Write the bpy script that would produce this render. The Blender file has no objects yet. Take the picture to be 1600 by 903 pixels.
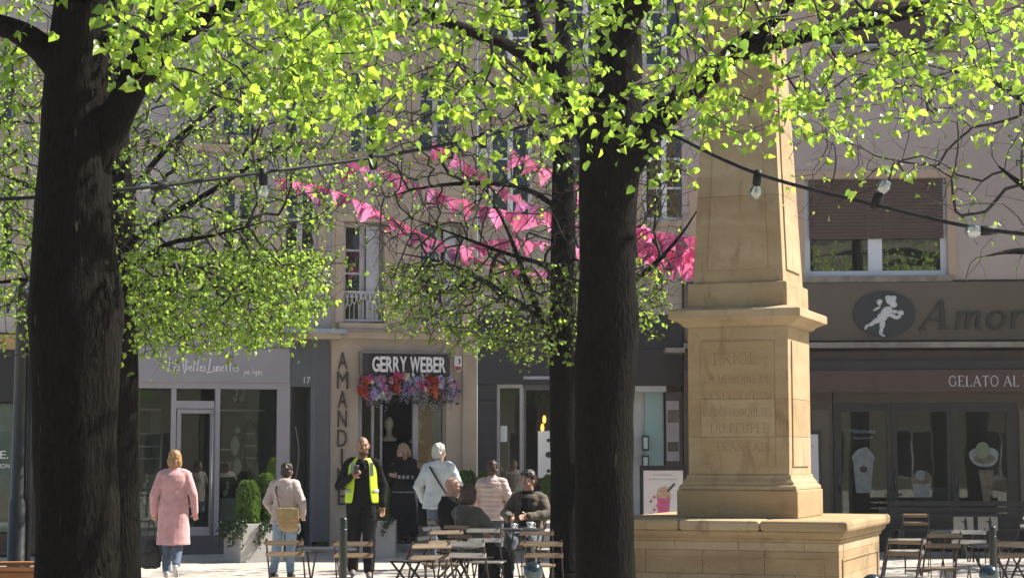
import bpy, bmesh, math, random
import numpy as np
from mathutils import Vector, Matrix, noise
R = math.radians
random.seed(7); np.random.seed(7)
scene = bpy.context.scene
COL = scene.collection

# ---------------------------------------------------------------- camera, sky, sun, exposure
F_PX, CX, CY, CAM_Z = 2856.0, 800.0, 451.5, 1.6
PITCH = math.atan(260.5 / F_PX)
cam_data = bpy.data.cameras.new('camera')
cam_data.sensor_fit = 'HORIZONTAL'; cam_data.sensor_width = 36.0
cam_data.lens = F_PX / 1600 * 36.0
cam_data.clip_start = 0.1; cam_data.clip_end = 1000
cam = bpy.data.objects.new('camera', cam_data); COL.objects.link(cam)
cam.location = (0, 0, CAM_Z); cam.rotation_euler = (R(90) + PITCH, 0, 0)
scene.camera = cam

SUN_EL, SUN_AZ = R(47), R(17)          # azimuth measured from +X (right) towards +Y (away)
world = bpy.data.worlds.new('World'); scene.world = world; world.use_nodes = True
wn = world.node_tree.nodes; wl = world.node_tree.links
for n in list(wn): wn.remove(n)
sky = wn.new('ShaderNodeTexSky'); sky.sky_type = 'NISHITA'; sky.sun_disc = False
sky.sun_elevation = SUN_EL; sky.sun_rotation = R(90) - SUN_AZ
bg = wn.new('ShaderNodeBackground'); bg.inputs[1].default_value = 0.068
wo = wn.new('ShaderNodeOutputWorld')
wl.new(sky.outputs[0], bg.inputs[0]); wl.new(bg.outputs[0], wo.inputs[0])
sun_data = bpy.data.lights.new('sun', 'SUN'); sun_data.energy = 5.0; sun_data.angle = R(0.53); sun_data.color = (1, 0.94, 0.84)
sun = bpy.data.objects.new('sun', sun_data); COL.objects.link(sun)
to_sun = Vector((math.cos(SUN_EL) * math.cos(SUN_AZ), math.cos(SUN_EL) * math.sin(SUN_AZ), math.sin(SUN_EL)))
sun.rotation_euler = to_sun.to_track_quat('Z', 'Y').to_euler()
sun.location = (20, 10, 30)
scene.view_settings.view_transform = 'Standard'; scene.view_settings.look = 'None'
scene.view_settings.exposure = 1.22; scene.view_settings.gamma = 1.0
scene.view_settings.use_curve_mapping = False
scene.render.engine = 'CYCLES'
scene.cycles.max_bounces = 8; scene.cycles.transparent_max_bounces = 16

# ---------------------------------------------------------------- layout helpers
cp, sp = math.cos(PITCH), math.sin(PITCH)
def ray(px, py):
    x = (px - CX) / F_PX; y = -(py - CY) / F_PX
    return Vector((x, cp - y * sp, sp + y * cp))
def P(px, py, d):                       # point of the place seen at a photo pixel, at distance d along the square
    r = ray(px, py); k = d / r.y
    return Vector((r.x * k, d, CAM_Z + r.z * k))
def ground(px, d):
    p = P(px, 712, d); return Vector((p.x, d, 0))

# ---------------------------------------------------------------- materials
MATS = {}
def nodes_of(m):
    m.use_nodes = True; nt = m.node_tree
    for n in list(nt.nodes): nt.nodes.remove(n)
    return nt, nt.nodes, nt.links
def mat(name, col, rough=0.6, col2=None, scale=4.0, bump=0.0, bscale=40.0, metal=0.0, spec=0.5, stretch=(1, 1, 1), sheen=0.0, vary=0.0, contrast=(0.35, 0.65), detail=6):
    if name in MATS: return MATS[name]
    m = bpy.data.materials.new(name); nt, N, L = nodes_of(m)
    out = N.new('ShaderNodeOutputMaterial'); b = N.new('ShaderNodeBsdfPrincipled')
    b.inputs['Roughness'].default_value = rough; b.inputs['Metallic'].default_value = metal
    b.inputs['Specular IOR Level'].default_value = spec
    if sheen: b.inputs['Sheen Weight'].default_value = sheen
    L.new(b.outputs[0], out.inputs[0])
    tc = N.new('ShaderNodeTexCoord'); mp = N.new('ShaderNodeMapping'); mp.inputs['Scale'].default_value = stretch
    L.new(tc.outputs['Object'], mp.inputs[0])
    col2 = col2 or tuple(c * 0.8 for c in col)
    nz = N.new('ShaderNodeTexNoise'); nz.inputs['Scale'].default_value = scale; nz.inputs['Detail'].default_value = detail
    L.new(mp.outputs[0], nz.inputs['Vector'])
    rp = N.new('ShaderNodeValToRGB'); rp.color_ramp.elements[0].position = contrast[0]; rp.color_ramp.elements[1].position = contrast[1]
    rp.color_ramp.elements[0].color = (*col2, 1); rp.color_ramp.elements[1].color = (*col, 1)
    L.new(nz.outputs[0], rp.inputs[0])
    last = rp.outputs[0]
    if vary:
        oi = N.new('ShaderNodeObjectInfo'); hs = N.new('ShaderNodeHueSaturation'); mr = N.new('ShaderNodeMapRange')
        mr.inputs[3].default_value = 1 - vary; mr.inputs[4].default_value = 1 + vary
        L.new(oi.outputs['Random'], mr.inputs[0]); L.new(mr.outputs[0], hs.inputs['Value']); L.new(last, hs.inputs['Color']); last = hs.outputs[0]
    L.new(last, b.inputs['Base Color'])
    if bump:
        n2 = N.new('ShaderNodeTexNoise'); n2.inputs['Scale'].default_value = bscale; n2.inputs['Detail'].default_value = 8
        L.new(mp.outputs[0], n2.inputs['Vector'])
        bp = N.new('ShaderNodeBump'); bp.inputs['Strength'].default_value = bump; bp.inputs['Distance'].default_value = 0.02
        L.new(n2.outputs[0], bp.inputs['Height']); L.new(bp.outputs[0], b.inputs['Normal'])
    MATS[name] = m; return m

def glass_mat(name, tint=(0.75, 0.8, 0.78), refl=0.02):
    if name in MATS: return MATS[name]
    m = bpy.data.materials.new(name); nt, N, L = nodes_of(m)
    out = N.new('ShaderNodeOutputMaterial'); t = N.new('ShaderNodeBsdfTransparent'); t.inputs[0].default_value = (*tint, 1)
    g = N.new('ShaderNodeBsdfGlossy'); g.inputs['Roughness'].default_value = 0.015; g.inputs[0].default_value = (0.9, 0.95, 0.95, 1)
    fr = N.new('ShaderNodeFresnel'); fr.inputs[0].default_value = 1.5
    ad = N.new('ShaderNodeMath'); ad.operation = 'ADD'; ad.use_clamp = True; ad.inputs[1].default_value = refl
    mx = N.new('ShaderNodeMixShader'); L.new(fr.outputs[0], ad.inputs[0]); L.new(ad.outputs[0], mx.inputs[0])
    nz = N.new('ShaderNodeTexNoise'); nz.inputs['Scale'].default_value = 1.3
    bp = N.new('ShaderNodeBump'); bp.inputs['Strength'].default_value = 0.05; bp.inputs['Distance'].default_value = 0.02
    tc = N.new('ShaderNodeTexCoord'); L.new(tc.outputs['Object'], nz.inputs['Vector']); L.new(nz.outputs[0], bp.inputs['Height']); L.new(bp.outputs[0], g.inputs['Normal'])
    L.new(t.outputs[0], mx.inputs[1]); L.new(g.outputs[0], mx.inputs[2]); L.new(mx.outputs[0], out.inputs[0])
    MATS[name] = m; return m

def leaf_mat(name, top, through, mix=0.5, rough=0.4):
    if name in MATS: return MATS[name]
    m = bpy.data.materials.new(name); nt, N, L = nodes_of(m)
    out = N.new('ShaderNodeOutputMaterial'); b = N.new('ShaderNodeBsdfPrincipled'); b.inputs['Roughness'].default_value = rough
    tr = N.new('ShaderNodeBsdfTranslucent'); mx = N.new('ShaderNodeMixShader'); mx.inputs[0].default_value = mix
    ge = N.new('ShaderNodeNewGeometry'); oi = N.new('ShaderNodeObjectInfo'); fr = N.new('ShaderNodeMath'); fr.operation = 'FRACT'; ad = N.new('ShaderNodeMath'); ad.operation = 'ADD'
    L.new(ge.outputs['Random Per Island'], ad.inputs[0]); L.new(oi.outputs['Random'], ad.inputs[1]); L.new(ad.outputs[0], fr.inputs[0])
    for src, col, sock in ((0, top, b.inputs['Base Color']), (1, through, tr.inputs[0])):
        rp = N.new('ShaderNodeValToRGB')
        rp.color_ramp.elements[0].color = (col[0] * 0.34, col[1] * 0.46, col[2] * 0.6, 1); rp.color_ramp.elements[1].color = (*col, 1)
        L.new(fr.outputs[0], rp.inputs[0]); L.new(rp.outputs[0], sock)
    L.new(b.outputs[0], mx.inputs[1]); L.new(tr.outputs[0], mx.inputs[2]); L.new(mx.outputs[0], out.inputs[0])
    MATS[name] = m; return m

def bark_mat(name, c1, c2, c3):
    m = bpy.data.materials.new(name); nt, N, L = nodes_of(m)
    out = N.new('ShaderNodeOutputMaterial'); b = N.new('ShaderNodeBsdfPrincipled'); b.inputs['Roughness'].default_value = 0.9; b.inputs['Specular IOR Level'].default_value = 0.08
    L.new(b.outputs[0], out.inputs[0])
    tc = N.new('ShaderNodeTexCoord'); mp = N.new('ShaderNodeMapping'); mp.inputs['Scale'].default_value = (1, 1, 0.34)
    L.new(tc.outputs['Object'], mp.inputs[0])
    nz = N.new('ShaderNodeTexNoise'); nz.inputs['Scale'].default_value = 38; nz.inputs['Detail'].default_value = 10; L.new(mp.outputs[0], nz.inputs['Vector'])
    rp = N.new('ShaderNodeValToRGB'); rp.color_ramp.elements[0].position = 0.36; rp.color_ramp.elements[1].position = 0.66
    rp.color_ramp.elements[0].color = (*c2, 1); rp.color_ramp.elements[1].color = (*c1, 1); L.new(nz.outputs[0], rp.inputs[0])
    # pale streaks: sunlit spots painted in, along with lichen and bird droppings
    mp2 = N.new('ShaderNodeMapping'); mp2.inputs['Scale'].default_value = (1, 1, 0.12); L.new(tc.outputs['Object'], mp2.inputs[0])
    n2 = N.new('ShaderNodeTexNoise'); n2.inputs['Scale'].default_value = 30; n2.inputs['Detail'].default_value = 2; L.new(mp2.outputs[0], n2.inputs['Vector'])
    r2 = N.new('ShaderNodeValToRGB'); r2.color_ramp.elements[0].position = 0.72; r2.color_ramp.elements[1].position = 0.78; L.new(n2.outputs[0], r2.inputs[0])
    mx = N.new('ShaderNodeMixRGB'); mx.inputs[2].default_value = (*c3, 1); L.new(r2.outputs[0], mx.inputs[0]); L.new(rp.outputs[0], mx.inputs[1]); L.new(mx.outputs[0], b.inputs['Base Color'])
    bp = N.new('ShaderNodeBump'); bp.inputs['Strength'].default_value = 0.9; bp.inputs['Distance'].default_value = 0.03
    L.new(nz.outputs[0], bp.inputs['Height']); L.new(bp.outputs[0], b.inputs['Normal'])
    MATS[name] = m; return m

def brick_mat(name, c1, c2, mortar, bw, bh, ms=0.004, rough=0.8, bump=0.3, axes='XZ', stain=None, mscale=1.0):
    m = bpy.data.materials.new(name); nt, N, L = nodes_of(m)
    out = N.new('ShaderNodeOutputMaterial'); b = N.new('ShaderNodeBsdfPrincipled'); b.inputs['Roughness'].default_value = rough
    L.new(b.outputs[0], out.inputs[0])
    tc = N.new('ShaderNodeTexCoord'); sx = N.new('ShaderNodeSeparateXYZ'); cx = N.new('ShaderNodeCombineXYZ')
    L.new(tc.outputs['Object'], sx.inputs[0]); L.new(sx.outputs[axes[0]], cx.inputs[0]); L.new(sx.outputs[axes[1]], cx.inputs[1])
    br = N.new('ShaderNodeTexBrick'); br.inputs['Scale'].default_value = 1.0; br.inputs['Brick Width'].default_value = bw; br.inputs['Row Height'].default_value = bh
    br.inputs['Mortar Size'].default_value = ms; br.inputs['Color1'].default_value = (*c1, 1); br.inputs['Color2'].default_value = (*c2, 1); br.inputs['Mortar'].default_value = (*mortar, 1)
    L.new(cx.outputs[0], br.inputs['Vector'])
    nz = N.new('ShaderNodeTexNoise'); nz.inputs['Scale'].default_value = 1.4; nz.inputs['Detail'].default_value = 9; L.new(tc.outputs['Object'], nz.inputs['Vector'])
    mr = N.new('ShaderNodeMapRange'); mr.inputs[1].default_value = 0.3; mr.inputs[2].default_value = 0.7; mr.inputs[3].default_value = 0.72; mr.inputs[4].default_value = 1.1; L.new(nz.outputs[0], mr.inputs[0])
    hs = N.new('ShaderNodeHueSaturation'); L.new(mr.outputs[0], hs.inputs['Value']); L.new(br.outputs[0], hs.inputs['Color']); L.new(hs.outputs[0], b.inputs['Base Color'])
    n3 = N.new('ShaderNodeTexNoise'); n3.inputs['Scale'].default_value = 60; n3.inputs['Detail'].default_value = 5; L.new(tc.outputs['Object'], n3.inputs['Vector'])
    ad = N.new('ShaderNodeMath'); ad.operation = 'MULTIPLY_ADD'; ad.inputs[1].default_value = -1.0; L.new(br.outputs['Fac'], ad.inputs[0]); L.new(n3.outputs[0], ad.inputs[2])
    bp = N.new('ShaderNodeBump'); bp.inputs['Strength'].default_value = bump; bp.inputs['Distance'].default_value = 0.01
    L.new(ad.outputs[0], bp.inputs['Height']); L.new(bp.outputs[0], b.inputs['Normal'])
    MATS[name] = m; return m

def emit_mat(name, col, strength):
    m = bpy.data.materials.new(name); nt, N, L = nodes_of(m)
    out = N.new('ShaderNodeOutputMaterial'); e = N.new('ShaderNodeEmission'); e.inputs[0].default_value = (*col, 1); e.inputs[1].default_value = strength
    L.new(e.outputs[0], out.inputs[0]); MATS[name] = m; return m

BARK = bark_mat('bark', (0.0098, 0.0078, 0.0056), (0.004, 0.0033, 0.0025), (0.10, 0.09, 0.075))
TWIG = mat('twig_bark', (0.034, 0.026, 0.022), 0.65, (0.018, 0.014, 0.012), 9, 0.3, 60, spec=0.25)
LEAF_NEAR = leaf_mat('lime_leaf_young', (0.20, 0.32, 0.05), (0.58, 0.77, 0.075), 0.64, 0.3)
LEAF_FAR = leaf_mat('lime_leaf_opening', (0.20, 0.31, 0.05), (0.58, 0.76, 0.10), 0.62, 0.4)
THUJA = leaf_mat('thuja_spray', (0.11, 0.19, 0.03), (0.24, 0.38, 0.04), 0.4, 0.6)
IVY = leaf_mat('ivy_leaf', (0.05, 0.09, 0.025), (0.10, 0.18, 0.03), 0.25, 0.4)
def stone_mat(name, c1, c2, c3):
    m = bpy.data.materials.new(name); nt, N, L = nodes_of(m); out = N.new('ShaderNodeOutputMaterial'); b = N.new('ShaderNodeBsdfPrincipled'); b.inputs['Roughness'].default_value = .9; b.inputs['Specular IOR Level'].default_value = .2
    L.new(b.outputs[0], out.inputs[0]); tc = N.new('ShaderNodeTexCoord')
    def nz(scale, st, det, lo, hi):
        mp = N.new('ShaderNodeMapping'); mp.inputs['Scale'].default_value = st; L.new(tc.outputs['Object'], mp.inputs[0]); n = N.new('ShaderNodeTexNoise'); n.inputs['Scale'].default_value = scale; n.inputs['Detail'].default_value = det; n.inputs['Distortion'].default_value = .6; L.new(mp.outputs[0], n.inputs['Vector'])
        r = N.new('ShaderNodeMapRange'); r.inputs[1].default_value = lo; r.inputs[2].default_value = hi; L.new(n.outputs[0], r.inputs[0]); return r.outputs[0], n.outputs[0]
    def mix(a, bb_, f): q = N.new('ShaderNodeMixRGB'); L.new(f, q.inputs[0]); (L.new(a, q.inputs[1]) if not isinstance(a, tuple) else setattr(q.inputs[1], 'default_value', (*a, 1))); q.inputs[2].default_value = (*bb_, 1); return q.outputs[0]
    f1, _ = nz(1.3, (1, 1, 2.6), 8, .35, .68); c = mix(c1, c2, f1)                   # bedding bands
    f2, _ = nz(6.0, (1, 1, .35), 6, .56, .74); c = mix(c, c3, f2)                     # run-off streaks
    f3, _ = nz(28, (1, 1, 1), 6, .62, .78); c = mix(c, tuple(q * .72 for q in c2), f3)  # pitting
    L.new(c, b.inputs['Base Color']); _, h = nz(34, (1, 1, 1.4), 9, 0, 1)
    bp = N.new('ShaderNodeBump'); bp.inputs['Strength'].default_value = .45; bp.inputs['Distance'].default_value = .015; L.new(h, bp.inputs['Height']); L.new(bp.outputs[0], b.inputs['Normal'])
    MATS[name] = m; return m
STONE = stone_mat('honey_sandstone', (0.43, 0.325, 0.195), (0.345, 0.245, 0.135), (0.27, 0.19, 0.11))
STONE_B = stone_mat('honey_sandstone_pale', (0.45, 0.35, 0.22), (0.37, 0.275, 0.16), (0.29, 0.21, 0.125))
STONE_C = stone_mat('honey_sandstone_warm', (0.405, 0.295, 0.165), (0.32, 0.225, 0.125), (0.25, 0.175, 0.10))
ENGRAVE = mat('engraved_letter', (0.33, 0.235, 0.13), 0.9, (0.23, 0.155, 0.08), 30)
GREY_PANEL = mat('grey_fascia_paint', (0.32, 0.30, 0.32), 0.55, (0.285, 0.27, 0.29), 1.2)
GREY_FRAME = mat('grey_frame_paint', (0.36, 0.335, 0.36), 0.4, (0.32, 0.30, 0.325), 2)
RIB = mat('ribbed_blue_grey_panel', (0.17, 0.185, 0.205), 0.5, (0.15, 0.16, 0.18), 2)
BEIGE = mat('beige_limestone', (0.50, 0.415, 0.32), 0.85, (0.37, 0.30, 0.225), 1.1, 0.25, 40, contrast=(0.28, 0.72), detail=10)
BEIGE_TRIM = mat('pale_limestone_trim', (0.50, 0.405, 0.30), 0.85, (0.40, 0.31, 0.215), 2.2, 0.2, 40)
WALL_A = brick_mat('coursed_taupe_render', (0.42, 0.385, 0.37), (0.40, 0.365, 0.35), (0.30, 0.275, 0.26), 60.0, 0.36, 0.006, 0.9, 0.25)
WALL_C = mat('ochre_render', (0.46, 0.40, 0.33), 0.9, (0.36, 0.305, 0.245), 1.0, 0.25, 50, contrast=(0.28, 0.72))
PINK_WALL = mat('pink_render', (0.48, 0.395, 0.37), 0.9, (0.40, 0.325, 0.305), 0.7, 0.2, 70, contrast=(0.25, 0.75))
PINK_TRIM = mat('peach_window_surround', (0.50, 0.36, 0.27), 0.85, (0.45, 0.32, 0.235), 2)
BROWN = mat('brown_fascia_paint', (0.12, 0.094, 0.068), 0.5, (0.105, 0.08, 0.058), 1.2)
BROWN_D = mat('dark_brown_panel', (0.075, 0.054, 0.037), 0.5, (0.06, 0.043, 0.03), 2)
LEDGE = mat('weathered_ledge', (0.30, 0.27, 0.24), 0.8, (0.17, 0.15, 0.13), 5, 0.2)
AWNING = mat('maroon_awning_cloth', (0.10, 0.060, 0.054), 0.85, (0.085, 0.05, 0.045), 6, 0.15, 200)
CHAR = mat('charcoal_paint', (0.016, 0.017, 0.020), 0.4, (0.013, 0.013, 0.016), 2)
DARK_PANEL = mat('anthracite_cladding', (0.036, 0.035, 0.040), 0.45, (0.030, 0.029, 0.033), 1.5)
BLACK = mat('black_paint', (0.014, 0.014, 0.015), 0.45)
IRON = mat('dark_iron', (0.03, 0.024, 0.022), 0.5, (0.05, 0.03, 0.022), 20, metal=0.3)
GREEN_POST = mat('dark_green_iron', (0.018, 0.026, 0.022), 0.35, (0.014, 0.02, 0.017), 3)
CHROME = mat('dark_polished_steel', (0.10, 0.13, 0.14), 0.16, (0.08, 0.10, 0.11), 3, metal=0.9)
WHITE = mat('white_paint', (0.78, 0.78, 0.77), 0.5, (0.72, 0.72, 0.71), 3)
PVC = mat('white_window_frame', (0.70, 0.73, 0.78), 0.35, (0.66, 0.69, 0.74), 3)
OLD_WHITE = mat('old_white_joinery', (0.58, 0.56, 0.54), 0.6, (0.48, 0.46, 0.44), 6)
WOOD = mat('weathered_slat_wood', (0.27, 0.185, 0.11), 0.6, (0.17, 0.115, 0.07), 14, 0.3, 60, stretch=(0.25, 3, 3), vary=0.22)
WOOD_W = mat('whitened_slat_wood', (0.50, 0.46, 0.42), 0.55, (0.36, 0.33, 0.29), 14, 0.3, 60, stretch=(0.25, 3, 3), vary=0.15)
WOOD_O = mat('orange_planter_wood', (0.46, 0.20, 0.06), 0.55, (0.32, 0.13, 0.04), 9, 0.3, 50, stretch=(0.3, 3, 3), vary=0.12)
TABLE = mat('slate_table_top', (0.035, 0.045, 0.055), 0.25, (0.03, 0.038, 0.048), 6)
SHUTTER = mat('brown_roller_shutter', (0.082, 0.045, 0.040), 0.5, (0.068, 0.038, 0.033), 4, stretch=(0.2, 1, 6))
CONCRETE = mat('pale_concrete_planter', (0.47, 0.45, 0.43), 0.8, (0.39, 0.37, 0.355), 3, 0.2, 50)
SOIL = mat('planter_soil', (0.05, 0.035, 0.025), 0.95, None, 20, 0.5)
INNER = mat('shop_inner_wall', (0.24, 0.225, 0.205), 0.8, (0.17, 0.16, 0.15), 0.9)
INNER_L = mat('shop_inner_wall_pale', (0.45, 0.44, 0.42), 0.8, (0.37, 0.36, 0.345), 0.9)
INNER_F = mat('shop_floor', (0.09, 0.075, 0.06), 0.5)
GLASS = glass_mat('shop_glass')
GLASS_D = glass_mat('dark_window_glass', (0.45, 0.46, 0.45), 0.02)
GLASS_R = glass_mat('mirror_window_glass', (0.25, 0.26, 0.26), 0.22)
GLASS_B = glass_mat('bulb_glass', (0.93, 0.95, 0.96), 0.22)
PINK = leaf_mat('pink_pennant_cloth', (0.90, 0.14, 0.34), (1.0, 0.28, 0.50), 0.68, 0.7)
SLATE = mat('slate_roof', (0.10, 0.10, 0.11), 0.6, (0.07, 0.07, 0.08), 6)
MANNEQUIN = mat('mannequin_plaster', (0.62, 0.57, 0.48), 0.5, (0.56, 0.51, 0.43), 4)
LILAC = mat('printed_letter_grey', (0.60, 0.60, 0.63), 0.6)
LAMP = emit_mat('amber_filament', (1.0, 0.42, 0.08), 6.0)

# ---------------------------------------------------------------- mesh builder
class MB:
    def __init__(s): s.v = []; s.f = []
    def quad(s, a, b, c, d):
        n = len(s.v); s.v += [tuple(a), tuple(b), tuple(c), tuple(d)]; s.f.append((n, n + 1, n + 2, n + 3))
    def box(s, x0, x1, y0, y1, z0, z1):
        n = len(s.v)
        s.v += [(x0, y0, z0), (x1, y0, z0), (x1, y1, z0), (x0, y1, z0), (x0, y0, z1), (x1, y0, z1), (x1, y1, z1), (x0, y1, z1)]
        s.f += [tuple(n + i for i in q) for q in ((0, 3, 2, 1), (4, 5, 6, 7), (0, 1, 5, 4), (1, 2, 6, 5), (2, 3, 7, 6), (3, 0, 4, 7))]
        return s
    def bar(s, a, b, w, h, up=(0, 0, 1)):     # rectangular bar from a to b
        a, b = Vector(a), Vector(b); d = (b - a).normalized(); u = Vector(up)
        x = d.cross(u)
        if x.length < 1e-4: x = d.cross(Vector((1, 0, 0)))
        x.normalize(); u = x.cross(d); n = len(s.v)
        for p in (a, b):
            for i, j in ((-1, -1), (1, -1), (1, 1), (-1, 1)): s.v.append(tuple(p + x * (i * w / 2) + u * (j * h / 2)))
        s.f += [tuple(n + i for i in q) for q in ((0, 1, 2, 3), (7, 6, 5, 4), (0, 4, 5, 1), (1, 5, 6, 2), (2, 6, 7, 3), (3, 7, 4, 0))]
        return s
    def tube(s, pts, rad, n=8, cap=True):
        pts = [Vector(p) for p in pts]; m = len(pts)
        if not hasattr(rad, '__len__'): rad = [rad] * m
        t0 = (pts[1] - pts[0]).normalized(); x = t0.orthogonal().normalized(); base = len(s.v)
        for i, p in enumerate(pts):
            t = (pts[min(i + 1, m - 1)] - pts[max(i - 1, 0)])
            t = t.normalized() if t.length > 1e-9 else t0
            x = (x - t * x.dot(t)); x = x.normalized() if x.length > 1e-6 else t.orthogonal().normalized()
            y = t.cross(x)
            for k in range(n):
                a = 2 * math.pi * k / n
                s.v.append(tuple(p + (x * math.cos(a) + y * math.sin(a)) * rad[i]))
        for i in range(m - 1):
            for k in range(n):
                k2 = (k + 1) % n
                s.f.append((base + i * n + k, base + i * n + k2, base + (i + 1) * n + k2, base + (i + 1) * n + k))
        if cap:
            s.f.append(tuple(base + k for k in reversed(range(n)))); s.f.append(tuple(base + (m - 1) * n + k for k in range(n)))
        return s
    def lathe(s, prof, n=16, c=(0, 0, 0)):     # prof: (r, z) bottom to top
        base = len(s.v); m = len(prof)
        for r, z in prof:
            for k in range(n):
                a = 2 * math.pi * k / n; s.v.append((c[0] + r * math.cos(a), c[1] + r * math.sin(a), c[2] + z))
        for i in range(m - 1):
            for k in range(n):
                k2 = (k + 1) % n; s.f.append((base + i * n + k, base + i * n + k2, base + (i + 1) * n + k2, base + (i + 1) * n + k))
        s.f.append(tuple(base + k for k in reversed(range(n)))); s.f.append(tuple(base + (m - 1) * n + k for k in range(n)))
        return s
    def ell(s, c, r, n=14, m=9, rot=None):
        c = Vector(c); base = len(s.v); rot = rot or Matrix.Identity(3)
        top = len(s.v); s.v.append(tuple(c + rot @ Vector((0, 0, r[2]))))
        for i in range(1, m):
            th = math.pi * i / m
            for k in range(n):
                a = 2 * math.pi * k / n
                s.v.append(tuple(c + rot @ Vector((r[0] * math.sin(th) * math.cos(a), r[1] * math.sin(th) * math.sin(a), r[2] * math.cos(th)))))
        bot = len(s.v); s.v.append(tuple(c + rot @ Vector((0, 0, -r[2]))))
        row = lambda i, k: base + 1 + (i - 1) * n + k % n
        for k in range(n): s.f.append((top, row(1, k), row(1, k + 1))); s.f.append((bot, row(m - 1, k + 1), row(m - 1, k)))
        for i in range(1, m - 1):
            for k in range(n): s.f.append((row(i, k), row(i + 1, k), row(i + 1, k + 1), row(i, k + 1)))
        return s
    def cap(s, a, b, ra, rb, n=12):          # tapered capsule
        a, b = Vector(a), Vector(b); d = b - a; L = d.length
        if L < 1e-6: return s.ell(a, (ra,) * 3)
        d.normalize(); pts = []; rad = []
        for k in range(4): th = math.pi / 2 * k / 4; pts.append(a - d * ra * math.cos(th)); rad.append(max(ra * math.sin(th), 0.0008))
        pts += [a, b]; rad += [ra, rb]
        for k in range(1, 5): th = math.pi / 2 * k / 4; pts.append(b + d * rb * math.sin(th)); rad.append(max(rb * math.cos(th), 0.0008))
        return s.tube(pts, rad, n)
    def loft(s, rings, n=20):                # rings: (x, y, z, rx, ry)
        base = len(s.v)
        for (x, y, z, rx, ry) in rings:
            for k in range(n):
                a = 2 * math.pi * k / n; s.v.append((x + rx * math.cos(a), y + ry * math.sin(a), z))
        m = len(rings)
        for i in range(m - 1):
            for k in range(n):
                k2 = (k + 1) % n; s.f.append((base + i * n + k, base + i * n + k2, base + (i + 1) * n + k2, base + (i + 1) * n + k))
        s.f.append(tuple(base + k for k in reversed(range(n)))); s.f.append(tuple(base + (m - 1) * n + k for k in range(n)))
        return s
    def prism(s, outline, y0, y1):           # outline in (x, z), extruded along y
        n = len(outline); b = len(s.v)
        s.v += [(x, y0, z) for x, z in outline] + [(x, y1, z) for x, z in outline]
        s.f.append(tuple(b + i for i in range(n))); s.f.append(tuple(b + n + i for i in reversed(range(n))))
        for i in range(n): j = (i + 1) % n; s.f.append((b + i, b + n + i, b + n + j, b + j))
        return s
    def mesh(s, name, m=None, smooth=False):
        me = bpy.data.meshes.new(name); me.from_pydata(s.v, [], s.f); me.update()
        bm = bmesh.new(); bm.from_mesh(me); bmesh.ops.recalc_face_normals(bm, faces=bm.faces); bm.to_mesh(me); bm.free()
        if m: me.materials.append(m)
        if smooth: me.polygons.foreach_set('use_smooth', [True] * len(me.polygons))
        return me
    def build(s, name, m=None, parent=None, smooth=False, bevel=0.0):
        o = link(name, s.mesh(name, m, smooth), parent)
        if bevel:
            bv = o.modifiers.new('bevel', 'BEVEL'); bv.width = bevel; bv.segments = 2; bv.limit_method = 'ANGLE'; bv.angle_limit = R(40)
        return o

def link(name, me, parent=None):
    o = bpy.data.objects.new(name, me); COL.objects.link(o)
    if parent is not None: o.parent = parent
    return o
def tag(o, label=None, cat=None, group=None, kind=None):
    if label: o['label'] = label
    if cat: o['category'] = cat
    if group: o['group'] = group
    if kind: o['kind'] = kind
    return o
def thing(name, loc, rz=0.0, label=None, cat=None, group=None, scale=1.0):
    o = bpy.data.objects.new(name, None); COL.objects.link(o); o.location = loc; o.rotation_euler = (0, 0, rz); o.scale = (scale,) * 3
    o.empty_display_size = 0.2
    return tag(o, label, cat, group)
def copy_tree(o, parent=None, skip=('leaf',)):
    c = o.copy(); COL.objects.link(c); c.parent = parent; c.matrix_parent_inverse = o.matrix_parent_inverse.copy()
    for ch in list(o.children):
        if ch.name.split('.')[0] not in skip: copy_tree(ch, c)
    return c
def B(name, m, parent, *dims, bevel=0.0):
    return MB().box(*dims).build(name, m, parent, bevel=bevel)
def box_mesh(name, m, dims): return MB().box(*dims).mesh(name, m)

# ---------------------------------------------------------------- lettering
def text_mesh(s, h, depth, m, w=None, offset=0.0, shear=0.0, spacing=1.0):
    c = bpy.data.curves.new('lettering', 'FONT'); c.body = s; c.size = 1.0; c.extrude = 0.5; c.offset = offset; c.shear = shear; c.space_character = spacing; c.resolution_u = 3
    o = bpy.data.objects.new('lettering', c); COL.objects.link(o)
    me = bpy.data.meshes.new_from_object(o.evaluated_get(bpy.context.evaluated_depsgraph_get()))
    bpy.data.objects.remove(o); bpy.data.curves.remove(c)
    n = len(me.vertices); a = np.empty(n * 3, 'f'); me.vertices.foreach_get('co', a); a = a.reshape(-1, 3)
    lo, hi = a.min(0), a.max(0); k = h / max(hi[1] - lo[1], 1e-6); kx = (w / (hi[0] - lo[0])) if w else k
    b = np.stack([(a[:, 0] - (lo[0] + hi[0]) / 2) * kx, a[:, 2] * -1 * depth, (a[:, 1] - lo[1]) * k], 1).astype('f')
    me.vertices.foreach_set('co', b.ravel()); me.update(); me.materials.clear(); me.materials.append(m)
    return me, (hi[0] - lo[0]) * kx
ARC = lambda cx, cy, rx, ry, a0, a1, n=10: [(cx + rx * math.cos(R(a0 + (a1 - a0) * i / n)), cy + ry * math.sin(R(a0 + (a1 - a0) * i / n))) for i in range(n + 1)]
T, K = 0.055, 0.12                       # thin and thick strokes of a roman capital
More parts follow.
